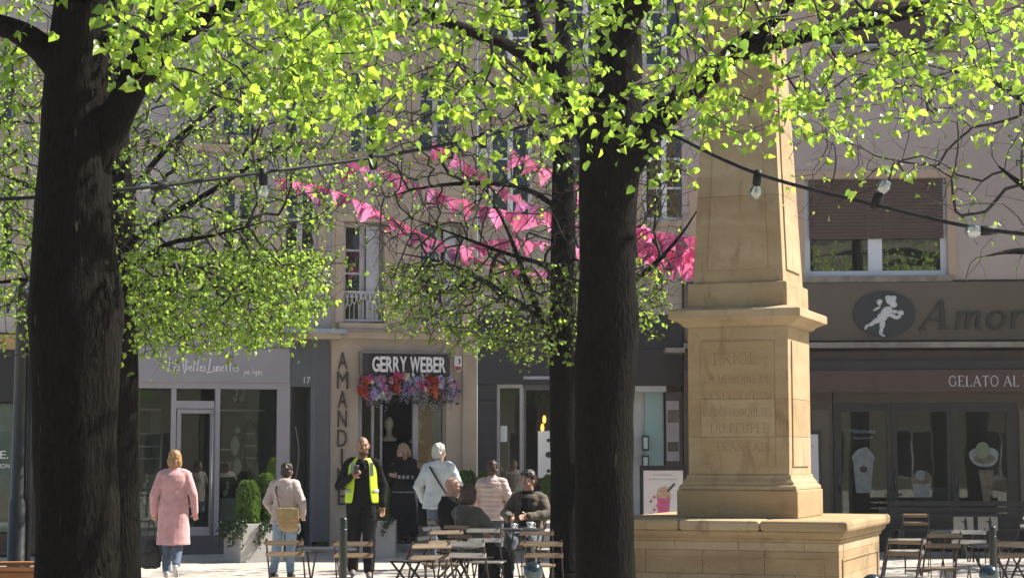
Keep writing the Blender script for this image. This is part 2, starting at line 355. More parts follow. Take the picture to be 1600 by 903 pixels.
SER = {   # width, strokes [(points, width)], serifs [(x, y)]
 'A': (.86, [([(.08, 0), (.43, 1)], T), ([(.43, 1), (.78, 0)], K), ([(.2, .36), (.66, .36)], T)], [(.08, 0), (.78, 0)]),
 'C': (.80, [(ARC(.44, .5, .36, .5, 50, 310), .09), ([(.68, .9), (.68, .7)], T)], []),
 'D': (.86, [([(.15, 0), (.15, 1)], K), ([(.15, 1), (.4, 1)] + ARC(.4, .5, .38, .5, 90, -90) + [(.15, 0)], .08)], [(.1, 0), (.1, 1)]),
 'E': (.68, [([(.15, 0), (.15, 1)], K), ([(.15, 1), (.6, 1), (.6, .86)], T), ([(.15, .52), (.48, .52)], T), ([(.15, 0), (.62, 0), (.62, .15)], T)], [(.1, 0), (.1, 1)]),
 'F': (.62, [([(.15, 0), (.15, 1)], K), ([(.15, 1), (.57, 1), (.57, .86)], T), ([(.15, .52), (.46, .52)], T)], [(.15, 0), (.1, 1)]),
 'G': (.88, [(ARC(.45, .5, .37, .5, 50, 310), .09), ([(.7, .9), (.7, .72)], T), ([(.72, .1), (.72, .42)], .1)], [(.72, .42)]),
 'I': (.34, [([(.17, 0), (.17, 1)], K)], [(.17, 0), (.17, 1)]),
 'L': (.66, [([(.15, 0), (.15, 1)], K), ([(.15, 0), (.6, 0), (.6, .17)], T)], [(.1, 0), (.15, 1)]),
 'M': (1.0, [([(.12, 0), (.16, 1)], T), ([(.16, 1), (.5, 0)], K), ([(.5, 0), (.84, 1)], T), ([(.84, 1), (.88, 0)], K)], [(.12, 0), (.88, 0), (.14, 1), (.86, 1)]),
 'N': (.88, [([(.14, 0), (.14, 1)], T), ([(.14, 1), (.74, 0)], K), ([(.74, 0), (.74, 1)], T)], [(.14, 0), (.74, 1), (.1, 1)]),
 'O': (.90, [(ARC(.45, .5, .37, .5, 0, 360, 18), .085)], []),
 'P': (.66, [([(.15, 0), (.15, 1)], K), ([(.15, 1), (.35, 1)] + ARC(.35, .74, .24, .26, 90, -90) + [(.15, .48)], .07)], [(.15, 0), (.1, 1)]),
 'Q': (.90, [(ARC(.45, .5, .37, .5, 0, 360, 18), .085), ([(.48, .12), (.85, -.18)], .08)], []),
 'R': (.78, [([(.15, 0), (.15, 1)], K), ([(.15, 1), (.35, 1)] + ARC(.35, .75, .22, .25, 90, -90) + [(.15, .5)], .07), ([(.36, .5), (.72, 0)], K)], [(.15, 0), (.1, 1), (.72, 0)]),
 'S': (.58, [([(.47, .85)] + ARC(.29, .75, .2, .25, 35, 250, 8) + ARC(.29, .25, .21, .25, 75, -145, 8), .085)], []),
 'T': (.74, [([(.37, 0), (.37, 1)], K), ([(.06, .85), (.06, 1), (.68, 1), (.68, .85)], T)], [(.37, 0)]),
 'U': (.84, [([(.15, 1), (.15, .35)] + ARC(.42, .33, .27, .33, 180, 360, 8) + [(.69, 1)], .085)], [(.15, 1), (.69, 1)]),
 'V': (.84, [([(.08, 1), (.42, 0)], K), ([(.42, 0), (.76, 1)], T)], [(.08, 1), (.76, 1)]),
}
def ribbon(mb, pts, w, y0, y1, ws=None):
    pts = [Vector((p[0], 0, p[1])) for p in pts]; n = len(pts); b = len(mb.v)
    for i, p in enumerate(pts):
        a = pts[max(i - 1, 0)]; c = pts[min(i + 1, n - 1)]; t = (c - a)
        if (c - a).length < 1e-6: t = pts[1] - pts[0]
        t.normalize(); nn = Vector((-t.z, 0, t.x)) * ((ws[i] if ws else w) / 2)
        for q, y in ((p - nn, y0), (p + nn, y0), (p + nn, y1), (p - nn, y1)): mb.v.append((q.x, y, q.z))
    for i in range(n - 1):
        for k in range(4): k2 = (k + 1) % 4; mb.f.append((b + i * 4 + k, b + i * 4 + k2, b + i * 4 + 4 + k2, b + i * 4 + 4 + k))
    mb.f.append((b, b + 1, b + 2, b + 3)); e = b + (n - 1) * 4; mb.f.append((e + 3, e + 2, e + 1, e))
def serif_letter(ch, h, depth, m, shear=0.0, bold=1.0, sx=1.0):
    w, strokes, sers = SER[ch]; mb = MB(); j = 0
    tr = lambda p: ((p[0] * sx + p[1] * shear) * h, p[1] * h)
    for pts, sw in strokes:
        ribbon(mb, [tr(p) for p in pts], sw * h * bold, -depth - j * 0.0004, 0.0); j += 1
    for (x, y) in sers:
        yy = y + (0.02 if y < .5 else -0.02)
        ribbon(mb, [tr((x - .12, yy)), tr((x + .12, yy))], 0.05 * h * bold, -depth - j * 0.0004, 0.0); j += 1
    return mb.mesh('letter', m), w * h * sx
def serif_line(text, h, total_w, depth, m, shear=0.0, bold=1.0, gap=0.1, space=0.38):
    adv = sum((SER[c][0] * h + gap * h) if c != ' ' else space * h for c in text); sx = (total_w / adv) if total_w else 1.0
    out = []; x = -adv * sx / 2
    for c in text:
        if c == ' ': x += space * h * sx; continue
        me, w = serif_letter(c, h, depth, m, shear, bold, sx); out.append((me, x)); x += w + gap * h * sx
    return out

# ---------------------------------------------------------------- ground
PAVE = brick_mat('pale_stone_paving', (0.50, 0.455, 0.40), (0.45, 0.405, 0.355), (0.30, 0.27, 0.235), 0.6, 0.4, 0.008, 0.8, 0.4, 'XY')
g = MB(); g.quad((-120, -120, 0), (120, -120, 0), (120, 140, 0), (-120, 140, 0))
tag(g.build('ground', PAVE), 'pale stone paving of the square dappled with tree shade', kind='structure')

# ---------------------------------------------------------------- buildings
class Bld:
    """A facade frame: u along the front to the right, v into the building, z up."""
    def __init__(s, name, pA, dA, pB, dB, label, height, depth=9):
        a = ground(pA, dA); b = ground(pB, dB); s.w = (b - a).length; s.rz = math.atan2(b.y - a.y, b.x - a.x); s.h = height
        s.a = a; s.t = Vector((math.cos(s.rz), math.sin(s.rz), 0)); s.n = Vector((-math.sin(s.rz), math.cos(s.rz), 0)); s.d = depth
        s.root = thing(name, a, s.rz, label, 'building')
        s.openings = []
    def uz(s, px, py, v=0.0):
        r = ray(px, py); o = Vector((0, 0, CAM_Z)); p0 = s.a + s.n * v
        k = (p0 - o).dot(s.n) / r.dot(s.n); q = o + r * k
        return (q - s.a).dot(s.t), q.z
    def u(s, px, py=700, v=0.0): return s.uz(px, py, v)[0]
    def z(s, px, py, v=0.0): return s.uz(px, py, v)[1]
    def rect(s, x0, y0, x1, y1, v=0.0):     # photo rectangle -> u0,u1,z0,z1 on the plane v
        xm, ym = (x0 + x1) / 2, (y0 + y1) / 2
        return s.u(x0, ym, v), s.u(x1, ym, v), s.z(xm, y1, v), s.z(xm, y0, v)
    def open(s, r): s.openings.append(r); return r
    def wall(s, m, z0, z1, name='wall', v=0.0, thick=0.35, u0=None, u1=None):
        u0 = 0.0 if u0 is None else u0; u1 = s.w if u1 is None else u1
        us = {u0, u1}; zs = {z0, z1}; ops = []
        for (a, b, c, d) in s.openings:
            if b <= u0 or a >= u1 or d <= z0 or c >= z1: continue
            a, b, c, d = max(a, u0), min(b, u1), max(c, z0), min(d, z1); ops.append((a, b, c, d)); us |= {a, b}; zs |= {c, d}
        us, zs = sorted(us), sorted(zs); mb = MB()
        for i in range(len(us) - 1):
            for j in range(len(zs) - 1):
                um, zm = (us[i] + us[i + 1]) / 2, (zs[j] + zs[j + 1]) / 2
                if any(a < um < b and c < zm < d for a, b, c, d in ops): continue
                mb.quad((us[i], v, zs[j]), (us[i + 1], v, zs[j]), (us[i + 1], v, zs[j + 1]), (us[i], v, zs[j + 1]))
        for a, b, c, d in ops:
            mb.quad((a, v, c), (a, v, d), (a, v + thick, d), (a, v + thick, c)); mb.quad((b, v, d), (b, v, c), (b, v + thick, c), (b, v + thick, d))
            mb.quad((a, v, d), (b, v, d), (b, v + thick, d), (a, v + thick, d)); mb.quad((b, v, c), (a, v, c), (a, v + thick, c), (b, v + thick, c))
        bm = bmesh.new(); me = bpy.data.meshes.new(name); me.from_pydata(mb.v, [], mb.f); bm.from_mesh(me)
        bmesh.ops.remove_doubles(bm, verts=bm.verts, dist=0.0005); bm.to_mesh(me); bm.free(); me.materials.append(m)
        return link(name, me, s.root)
    def shell(s, m, floor_z, inner=None):
        inner = inner or INNER
        B('side_wall', m, s.root, 0.01, 0.15, 0.36, s.d, 0, s.h - 0.02); B('side_wall', m, s.root, s.w - 0.15, s.w - 0.01, 0.36, s.d, 0, s.h - 0.02)
        B('rear_wall', m, s.root, 0.15, s.w - 0.15, s.d - 0.2, s.d, 0, s.h - 0.02)
        B('upper_floor', inner, s.root, 0.15, s.w - 0.15, 0.36, s.d - 0.2, floor_z, floor_z + 0.2)
        B('shop_floor', INNER_F, s.root, 0.15, s.w - 0.15, 0.36, s.d - 0.2, 0.02, 0.12)
        B('shop_back_wall', inner, s.root, 0.15, s.w - 0.15, 3.4, 3.5, 0.12, floor_z)
        B('upper_room_wall', INNER, s.root, 0.15, s.w - 0.15, 2.4, 2.5, floor_z + 0.2, s.h - 0.3)
        r = MB().box(-0.05, s.w + 0.05, -0.35, s.d, s.h, s.h + 0.25); r.build('roof', SLATE, s.root)
        B('cornice', BEIGE_TRIM, s.root, 0, s.w, -0.25, 0.3, s.h - 0.3, s.h - 0.002)
    def window(s, r, m_frame=None, glass=None, cols=2, rows=3, recess=0.16, fw=0.07, sill=True, trim=None, name='window', bw=0.035):
        u0, u1, z0, z1 = r; m_frame = m_frame or OLD_WHITE; y0, y1 = recess, recess + 0.06
        mb = MB(); mb.box(u0, u0 + fw, y0, y1, z0, z1).box(u1 - fw, u1, y0, y1, z0, z1).box(u0 + fw, u1 - fw, y0, y1, z1 - fw, z1).box(u0 + fw, u1 - fw, y0, y1, z0, z0 + fw)
        cw = (u1 - u0 - 2 * fw) / cols; rh = (z1 - z0 - 2 * fw) / rows
        for i in range(1, cols): x = u0 + fw + cw * i; mb.box(x - bw * 1.3, x + bw * 1.3, y0 - 0.01, y1 - 0.002, z0 + fw, z1 - fw)
        for j in range(1, rows): z = z0 + fw + rh * j; mb.box(u0 + fw, u1 - fw, y0 + 0.008, y1 - 0.006, z - bw / 2, z + bw / 2)
        w = mb.build(name, m_frame, s.root)
        for i in range(cols):
            for j in range(rows):
                B('pane', glass or GLASS_D, w, u0 + fw + cw * i + 0.01, u0 + fw + cw * (i + 1) - 0.01, y0 + 0.026, y0 + 0.032, z0 + fw + rh * j + 0.004, z0 + fw + rh * (j + 1) - 0.004)
        if sill: B('sill', BEIGE_TRIM, w, u0 - 0.08, u1 + 0.08, -0.07, recess - 0.002, z0 - 0.1, z0 - 0.002)
        if trim:
            mb = MB(); t = 0.14; mb.box(u0 - t, u0 - 0.002, -0.025, 0.02, z0, z1 + t).box(u1 + 0.002, u1 + t, -0.025, 0.02, z0, z1 + t).box(u0 - 0.002, u1 + 0.002, -0.025, 0.02, z1 + 0.002, z1 + t)
            mb.build('surround', trim, w)
        return w
    def part(s, name, m, x0, y0, x1, y1, va, vb, parent=None, bevel=0.0, plane=None):
        r = s.rect(x0, y0, x1, y1, va if plane is None else plane)
        return B(name, m, parent or s.root, r[0], r[1], va, vb, r[2], r[3], bevel=bevel)

def dL(px): k = (px - 800) / F_PX; return 31.5 / (1 - 0.268 * k)
def put(o, loc, rz=0.0): o.location = loc; o.rotation_euler = (0, 0, rz); return o

# --- far left shop
bz = Bld('shop_building', -330, dL(-330), 204, dL(204), 'taupe building with dark shopfront and white window panel at far left', 11.5)
z_f = bz.z(20, 520)
for x in (-230, -120, 0, 95):
    bz.open(bz.rect(x - 26, 275, x + 26, 425)); bz.open(bz.rect(x - 26, 60, x + 26, 205))
bz.wall(WALL_A, z_f, bz.h)
for r in bz.openings: bz.window(r, trim=BEIGE_TRIM)
bz.shell(WALL_A, z_f)
bz.part('wood_band', mat('tan_shop_band', (0.42, 0.27, 0.11), 0.6), -330, 521, 203, 545, -0.05, 0.3)
bz.part('fascia', CHAR, -330, 545, 203, 627, -0.06, 0.3)
bz.part('stall_riser', BROWN_D, -330, 834, 203, 868, -0.02, 0.3)
bz.part('pilaster', CHAR, 51, 627, 203, 834, -0.03, 0.3)
shop_panel = bz.part('window_film', mat('white_window_film', (0.52, 0.57, 0.57), 0.35), -330, 630, 50, 832, 0.05, 0.06)
bz.part('pane', GLASS, -330, 628, 50, 833, 0.02, 0.028)
for s_, x, y0, y1, w in (('IE.', 4, 704, 716, 18), ('CTION', 2, 724, 731, 26)):
    r = bz.rect(x - w / 2, y0, x + w / 2, y1); me, _ = text_mesh(s_, r[3] - r[2], 0.002, WHITE, r[1] - r[0])
    o = link('lettering', me, bz.root); o.location = ((r[0] + r[1]) / 2, 0.016, r[2])

# --- optician
ba = Bld('optician_building', 205, dL(205), 515, dL(515), 'taupe building with grey optician shopfront on its ground floor', 11.5)
z_f = ba.z(340, 543)
for x in (372, 470):
    ba.open(ba.rect(x - 27, 290, x + 27, 440)); ba.open(ba.rect(x - 27, 75, x + 27, 215))
ba.wall(WALL_A, z_f, ba.h)
for r in ba.openings: ba.window(r, trim=BEIGE_TRIM, cols=2, rows=3)
B('string_course', BEIGE_TRIM, ba.root, 0, ba.w, -0.06, 0.2, ba.z(340, 232) - 0.06, ba.z(340, 232) + 0.06)
ba.shell(WALL_A, z_f, INNER)
rt = ba.root
ba.part('fascia', GREY_PANEL, 206, 543, 453, 597, -0.09, 0.3)
ba.part('lintel', GREY_FRAME, 206, 597, 453, 607, -0.04, 0.3)
ba.part('ledge', mat('blue_grey_zinc', (0.34, 0.40, 0.44), 0.5), 440, 516, 534, 523, -0.45, 0.0, plane=0)
ba.part('gutter_box', BEIGE_TRIM, 462, 523, 528, 531, -0.36, 0.0, plane=0)
# ribbed cladding: each rib its own strip
ba.part('cladding_backing', RIB, 453, 531, 514.5, 604, -0.03, 0.3)
ba.part('cladding_backing', RIB, 488, 604, 514.5, 846, -0.03, 0.3)
u0, u1 = ba.u(453), ba.u(514.5); u488 = ba.u(488); zt = ba.z(484, 532); zm = ba.z(484, 604); zb = ba.z(500, 846)
nr = 22; rw = (u1 - u0) / nr; me_s = box_mesh('rib', RIB, (0.01, rw - 0.008, -0.05, -0.03, zm, zt)); me_l = box_mesh('rib', RIB, (0.01, rw - 0.008, -0.05, -0.03, zb, zt))
for i in range(nr):
    x = u0 + i * rw; o = link('rib', me_l if x >= u488 - 0.01 else me_s, rt); o.location = (x, 0, 0)
r = ba.rect(474, 589, 484, 599); me, _ = text_mesh('17', r[3] - r[2], 0.006, WHITE, r[1] - r[0]); o = link('house_number', me, rt); o.location = ((r[0] + r[1]) / 2, -0.052, r[2])
# frames
for x0, x1 in ((206, 212), (266, 274), (335, 343), (432, 452.5)): ba.part('mullion', GREY_FRAME, x0, 607, x1, 836, -0.02, 0.12)
ba.part('transom', GREY_FRAME, 274, 626, 335, 638, -0.015, 0.1)
ba.part('stall_riser', mat('dark_grey_plinth', (0.09, 0.085, 0.09), 0.6), 206, 836, 452.5, 866, -0.03, 0.3)
ba.part('pane', GLASS, 212, 607, 266, 836, 0.04, 0.048); pn = ba.part('pane', GLASS, 344.5, 607, 430.5, 836, 0.056, 0.062)
uc_ = ba.u(387.5); pn.data.transform(Matrix.Translation((uc_, .059, 0)) @ Matrix.Rotation(R(-2.6), 4, 'Z') @ Matrix.Translation((-uc_, -.059, 0))); ba.part('pane', GLASS, 274, 607, 335, 626, 0.04, 0.048)
dr = ba.rect(275, 639, 334, 838)
mb = MB(); fwd = 0.07
mb.box(dr[0], dr[0] + fwd, 0.0, 0.06, dr[2], dr[3]).box(dr[1] - fwd, dr[1], 0.0, 0.06, dr[2], dr[3]).box(dr[0] + fwd, dr[1] - fwd, 0, 0.06, dr[3] - fwd, dr[3]).box(dr[0] + fwd, dr[1] - fwd, 0, 0.06, dr[2], dr[2] + 0.16)
door = mb.build('door', GREY_FRAME, rt)
B('pane', GLASS, door, dr[0] + fwd, dr[1] - fwd, 0.026, 0.034, dr[2] + 0.16, dr[3] - fwd)
MB().tube([(dr[1] - 0.035, -0.05, dr[2] + 0.03), (dr[1] - 0.035, -0.05, dr[3] - 0.02)], 0.02, 10).build('handle', mat('brushed_steel', (0.55, 0.53, 0.5), 0.3, metal=0.8), door, True)
# entrance 17, recessed dark door
er = ba.rect(453, 604, 488, 846)
B('porch_wall', CHAR, rt, er[0], er[0] + 0.03, 0.0, 0.7, 0.0, er[3]); B('porch_wall', RIB, rt, er[1] - 0.03, er[1], 0.0, 0.7, 0.0, er[3])
ed = B('door', mat('dark_entrance_door', (0.05, 0.05, 0.048), 0.4), rt, er[0] + 0.03, er[1] - 0.03, 0.62, 0.68, 0.12, er[3])
um = (er[0] + er[1]) / 2
MB().tube([(um - 0.02 + 0.06 * math.sin(t * math.pi), 0.57, 1.15 + t * 0.95) for t in [i / 8 for i in range(9)]], 0.013, 8).build('handle', WHITE, ed, True)
B('door_step', LEDGE, rt, er[0], er[1], -0.05, 0.6, 0.004, 0.12)
# display inside
def shelf(x0, x1, y, v, parent=rt, m=INNER_L): ba.part('shelf', WHITE, x0, y - 1.2, x1, y + 1.2, v, v + 0.25, parent)
for y in (677, 697, 716): shelf(214, 249, y, 1.1)
ba.part('display_back', mat('oak_panel', (0.20, 0.11, 0.06), 0.6), 213, 640, 233, 840, 1.45, 1.5); ba.part('display_back', mat('sage_panel', (0.30, 0.31, 0.28), 0.6), 233, 640, 250, 840, 1.45, 1.5)
ba.part('display_header', WHITE, 212, 638, 252, 641, 1.1, 1.4)
shelf(344, 414, 641, 0.7)
for y in (702, 722, 744): shelf(344, 362, y, 0.9)
for y in (677, 696, 715): shelf(381, 404, y, 0.72)
ba.part('display_back', mat('pale_display_panel', (0.32, 0.33, 0.31), 0.6), 386, 609, 428, 836, 1.3, 1.35); ba.part('display_back', mat('dark_display_panel', (0.06, 0.055, 0.06), 0.6), 345, 609, 386, 836, 1.3, 1.35)
ba.part('display_plinth', INNER_L, 213, 778, 266, 836, 0.2, 1.1); ba.part('display_plinth', INNER_L, 344, 778, 432, 836, 0.2, 1.1)
ba.part('interior_column', INNER_L, 312, 645, 318, 836, 1.8, 2.0); ba.part('interior_column', GREY_FRAME, 321, 645, 331, 836, 2.2, 2.4)
# oval hoop, glasses, leaf-shaped hangings, rabbits
def oval(x, y, rx, ry, v, m, name, rad):
    c = ba.uz(x, y, v); k = ba.u(x + 1, y, v) - ba.u(x, y, v)
    pts = [(c[0] + rx * k * math.cos(a), v, c[1] + ry * k * math.sin(a)) for a in [2 * math.pi * i / 28 for i in range(29)]]
    return MB().tube(pts, rad, 6, cap=False).build(name, m, rt, True)
oval(391, 694, 11, 38, 0.68, BLACK, 'display_hoop', 0.022)
for y in (674, 693, 712):
    c = ba.uz(390, y, 0.72); mb = MB()
    for s_ in (-1, 1): mb.tube([(c[0] + s_ * 0.045 + 0.035 * math.cos(a), 0.76, c[1] + 0.03 * math.sin(a)) for a in [2 * math.pi * i / 12 for i in range(13)]], 0.006, 5, cap=False)
    mb.build('spectacles', BLACK, rt)
PALE = mat('pale_paper_leaf', (0.55, 0.62, 0.60), 0.7, (0.46, 0.53, 0.51), 8)
for (x, y, h, w) in ((367, 696, 34, 16), (371, 728, 28, 15), (371, 672, 12, 10)):
    c = ba.uz(x, y, 0.5); k = ba.u(x + 1, y) - ba.u(x, y)
    mb = MB(); rings = []
    for i in range(9): t = i / 8; rings.append((c[0], 0.5, c[1] + (t - .5) * h * k, max(w / 2 * k * math.sin(math.pi * t) ** 0.8, 0.004), 0.02 * math.sin(math.pi * t) + 0.003))
    mb.loft(rings, 10); mb.build('hanging_leaf', PALE, rt, True)
for (x, y) in ((228, 768), (226, 757), (352, 768), (385, 769), (371, 770), (378, 622), (366, 622)):
    c = ba.uz(x, y + 6, 0.5); mb = MB(); zz = c[1]
    mb.ell((c[0], 0.5, zz + 0.05), (0.05, 0.06, 0.06)).ell((c[0] + 0.03, 0.47, zz + 0.13), (0.032, 0.04, 0.035)).ell((c[0] + 0.02, 0.48, zz + 0.2), (0.01, 0.014, 0.05)).ell((c[0] + 0.045, 0.48, zz + 0.2), (0.01, 0.014, 0.05))
    tag(mb.build('rabbit_ornament', [PALE, WHITE, MATS['oak_panel']][int(x) % 3], rt, True))
# handwritten name on the fascia: single-line script strokes
def script(strokes, x0, y0, x1, y1, wid, name, word_w, parent, bl, v):
    r = bl.rect(x0, y0, x1, y1, v); k = (r[1] - r[0]) / word_w; mb = MB(); j = 0
    for st in strokes:
        ribbon(mb, [(p[0] * k, p[1] * (r[3] - r[2])) for p in st], wid, -0.004 - j * 0.0004, 0.0); j += 1
    o = mb.build(name, WHITE, parent); o.location = (r[0], v, r[2]); return o
def low(ch, x):
    c = {'e': [[(0, .25), (.18, .3), (.14, .45), (.02, .4), (0, .15), (.1, 0), (.22, .12)]],
         's': [[(.14, .45), (.02, .38), (.12, .22), (.1, .02), (-.04, .04)]],
         'l': [[(0, .1), (.1, .6), (.14, .95), (.06, .9), (.06, .1), (.14, .02)]],
         'u': [[(0, .45), (.02, .08), (.1, 0), (.2, .2)], [(.2, .45), (.2, .02), (.27, .04)]],
         'n': [[(0, .45), (0, 0)], [(0, .3), (.1, .45), (.18, .35), (.18, 0), (.25, .03)]],
         't': [[(.08, .85), (.06, .1), (.14, 0)], [(-.02, .55), (.18, .6)]],
         'p': [[(0, .45), (0, -.3)], [(0, .38), (.14, .42), (.16, .15), (0, .06)]],
         'a': [[(.18, .4), (.04, .4), (.02, .08), (.16, .08)], [(.18, .42), (.18, 0)]],
         'r': [[(0, .42), (0, 0)], [(0, .28), (.14, .42)]],
         'g': [[(.18, .4), (.04, .4), (.02, .1), (.17, .1)], [(.18, .42), (.16, -.28), (.0, -.26)]],
         'i': [[(.02, .4), (.02, 0)], [(.02, .58), (.02, .62)]]}[ch]
    return [[(px + x, py) for px, py in st] for st in c]
st = [[(.06, 1.15), (.0, .2), (-.08, -.05), (.1, .02), (.42, .06)]] + low('e', .4) + low('s', .66)
st += [[(1.0, .9), (1.1, .3), (1.18, -.25), (1.28, .1), (1.22, .9)], [(1.22, 1.0), (1.45, .8), (1.2, .55), (1.5, .3), (1.2, .0)]]
x = 1.55
for ch in 'elles': st += low(ch, x); x += .26
st += [[(x + .25, 1.1), (x + .12, .1), (x, -.12), (x + .2, -.08), (x + .5, 0)]]; x += .5
for ch in 'unettes': st += low(ch, x); x += .29
script(st, 264, 561, 376, 580, 0.017, 'painted_name', x, rt, ba, -0.096)
st = []; x2 = 0
for ch in 'par': st += low(ch, x2); x2 += .3
x2 += .15; st += [[(x2, 0), (x2 + .16, .8), (x2 + .32, 0)], [(x2 + .05, .28), (x2 + .27, .28)]]; x2 += .42
for ch in 'gnes': st += low(ch, x2); x2 += .28
script(st, 382, 572, 411, 585, 0.010, 'painted_name', x2, rt, ba, -0.096)

# --- boutique
bb = Bld('boutique_building', 515.5, dL(515.5), 745, dL(745), 'beige limestone building with the flower-decked boutique on its ground floor', 11.5)
rt = bb.root
win = [bb.open(bb.rect(*q)) for q in ((537, 347, 601, 505), (655, 347, 722, 508), (546, 105, 598, 240), (655, 105, 712, 240))]
shop_o = bb.open(bb.rect(559, 590, 697, 846))
bb.wall(BEIGE, 0, bb.h, thick=0.45)
bb.shell(BEIGE, bb.z(630, 545), INNER)
for i, r in enumerate(win):
    w = bb.window(r, rows=4 if i < 2 else 3, trim=BEIGE_TRIM, recess=0.22)
    mb = MB()
    if i < 2:   # cast iron guard with a scalloped rail
        h = 0.48; z0 = r[2] + 0.04; mb.box(r[0], r[1], 0.06, 0.085, z0 + h, z0 + h + 0.03).box(r[0], r[1], 0.06, 0.085, z0, z0 + 0.03)
        n = 9
        for k in range(n):
            x = r[0] + (r[1] - r[0]) * (k + .5) / n; rr = (r[1] - r[0]) / n / 2 * 0.92; dz = 0.10 + 0.16 * abs(k - (n - 1) / 2) / (n / 2) * 1.2
            mb.tube([(x + rr * math.cos(a), 0.072, z0 + h - dz * 0.5 + dz * 0.5 * math.sin(a)) for a in [2 * math.pi * i / 10 for i in range(11)]], 0.012, 5, cap=False)
            mb.bar((x, 0.072, z0 + 0.03), (x, 0.072, z0 + h - dz), 0.012, 0.012)
        mb.build('window_guard', OLD_WHITE, w)
        B('shutter', mat('grey_white_shutter', (0.50, 0.50, 0.52), 0.6), w, r[1] - 0.30, r[1] - 0.08, 0.12, 0.15, r[2] + 0.05, r[3] - 0.06)
cz = bb.z(630, 524); B('string_course', BEIGE_TRIM, rt, 0, bb.w, -0.08, 0.1, cz - 0.07, cz + 0.05); B('string_course', LEDGE, rt, 0, bb.w, -0.12, 0.1, cz + 0.05, cz + 0.09)
bb.part('pilaster', BEIGE_TRIM, 723, 533, 744.5, 852, -0.05, 0.2)
for x0, x1, v in ((559, 565, .14), (580, 584, .2), (594, 597, .2), (645, 653, .12), (692, 697, .14)): bb.part('mullion', mat('pale_grey_mullion', (0.42, 0.42, 0.44), 0.4), x0, 596, x1, 838, v, v + 0.1)
bb.part('transom', MATS['pale_grey_mullion'], 559, 612, 697, 617, 0.15, 0.22); bb.part('transom', MATS['pale_grey_mullion'], 559, 590, 697, 597, 0.13, 0.25)
bb.part('pane', GLASS, 565, 617, 594, 836, 0.25, 0.256); bb.part('pane', GLASS, 653, 617, 692, 836, 0.2, 0.206); bb.part('pane', GLASS, 565, 597, 692, 612, 0.24, 0.246)
r = bb.rect(559, 838, 697, 852); B('door_step', LEDGE, rt, r[0], r[1], -0.28, 0.45, 0.004, 0.14)
bb.part('stall_riser', LEDGE, 653, 822, 697, 848, 0.1, 0.4)
bb.part('alarm_box', WHITE, 717, 531, 727, 541, -0.14, -0.05, plane=0)
for x0, x1, m in ((600, 645, CHAR), (653, 690, MATS['dark_display_panel'])): bb.part('display_back', m, x0, 600, x1, 840, 2.3, 2.36)

# vertical letters
rs = thing('shop_sign', bb.a + bb.t * bb.u(534) + Vector((0, 0, bb.z(534, 782))), bb.rz, 'tall brown vertical AMANDINE letters fixed to the beige wall', 'sign')
LETTER_BROWN = mat('dark_bronze_letter', (0.045, 0.028, 0.024), 0.5)
zbase = bb.z(534, 782)
for i, ch in enumerate('AMANDINE'):
    y0 = 550 + i * 30.2; zz = bb.z(534, y0 + 27); h = bb.z(534, y0) - zz
    me, w = text_mesh(ch, h, 0.02, LETTER_BROWN, {'I': .035, 'M': .19, 'N': .155, 'E': .12}.get(ch, 0.16)); o = link('letter', me, rs); o.location = (0, -0.025, zz - zbase)
# GERRY WEBER box
r = bb.rect(566, 553, 703, 587, -0.2); uc = (r[0] + r[1]) / 2
rs = thing('shop_sign', bb.a + bb.t * uc - bb.n * 0.0 + Vector((0, 0, r[2])), bb.rz, 'dark sign box with white raised GERRY WEBER letters above the flower garland', 'sign')
w2 = (r[1] - r[0]) / 2; hh = r[3] - r[2]
B('sign_box', mat('plum_black_sign', (0.035, 0.025, 0.027), 0.4), rs, -w2, w2, -0.2, -0.003, 0, hh, bevel=0.008)
mb = MB(); mb.box(-w2 - .03, w2 + .03, -0.23, -0.005, hh + 0.003, hh + .04).box(-w2 - .03, -w2 - 0.003, -0.23, -0.005, 0, hh + .003); mb.build('sign_frame', mat('sign_trim_grey', (0.2, 0.17, 0.16), 0.4), rs)
la, lb = bb.u(581, 570, -.25) - uc, bb.u(696, 570, -.25) - uc; chars = 'GERRY WEBER'
ws = {'G': .118, 'E': .092, 'R': .104, 'Y': .108, 'W': .158, 'B': .104, ' ': .045}; tot = sum(ws[c] for c in chars); x = la
z1, z0 = bb.z(640, 557.5, -.25) - r[2], bb.z(640, 581.5, -.25) - r[2]
for c in chars:
    w = ws[c] / tot * (lb - la)
    if c != ' ':
        me, _ = text_mesh(c, z1 - z0, 0.06, WHITE, w * .93, offset=0.022); o = link('letter', me, rs); o.location = (x + w / 2, -0.262, z0)
    x += w
# heraldic plaque
r = bb.rect(710, 556, 722, 580, -.05); uc = (r[0] + r[1]) / 2; w2 = (r[1] - r[0]) / 2; hh = r[3] - r[2]
rs = thing('wall_plaque', bb.a + bb.t * uc + Vector((0, 0, r[2])), bb.rz, 'small white shield plaque with a red foot beside the sign box', 'plaque')
MB().prism([(-w2, .06), (-w2 * .6, 0), (w2 * .6, 0), (w2, .06), (w2, hh), (-w2, hh)], -0.04, -0.003).build('shield', WHITE, rs, bevel=0.004)
MB().prism([(-w2 * .85, .06), (-w2 * .5, .015), (w2 * .5, .015), (w2 * .85, .06), (w2 * .85, .085), (-w2 * .85, .085)], -0.045, -0.0405).build('red_field', mat('red_enamel', (0.42, 0.07, 0.04), 0.5), rs)
MB().prism([(.0, .12), (.03, .13), (.045, .17), (.03, .22), (.0, .21), (.02, .17)], -0.045, -0.0405).build('emblem', CHAR, rs)

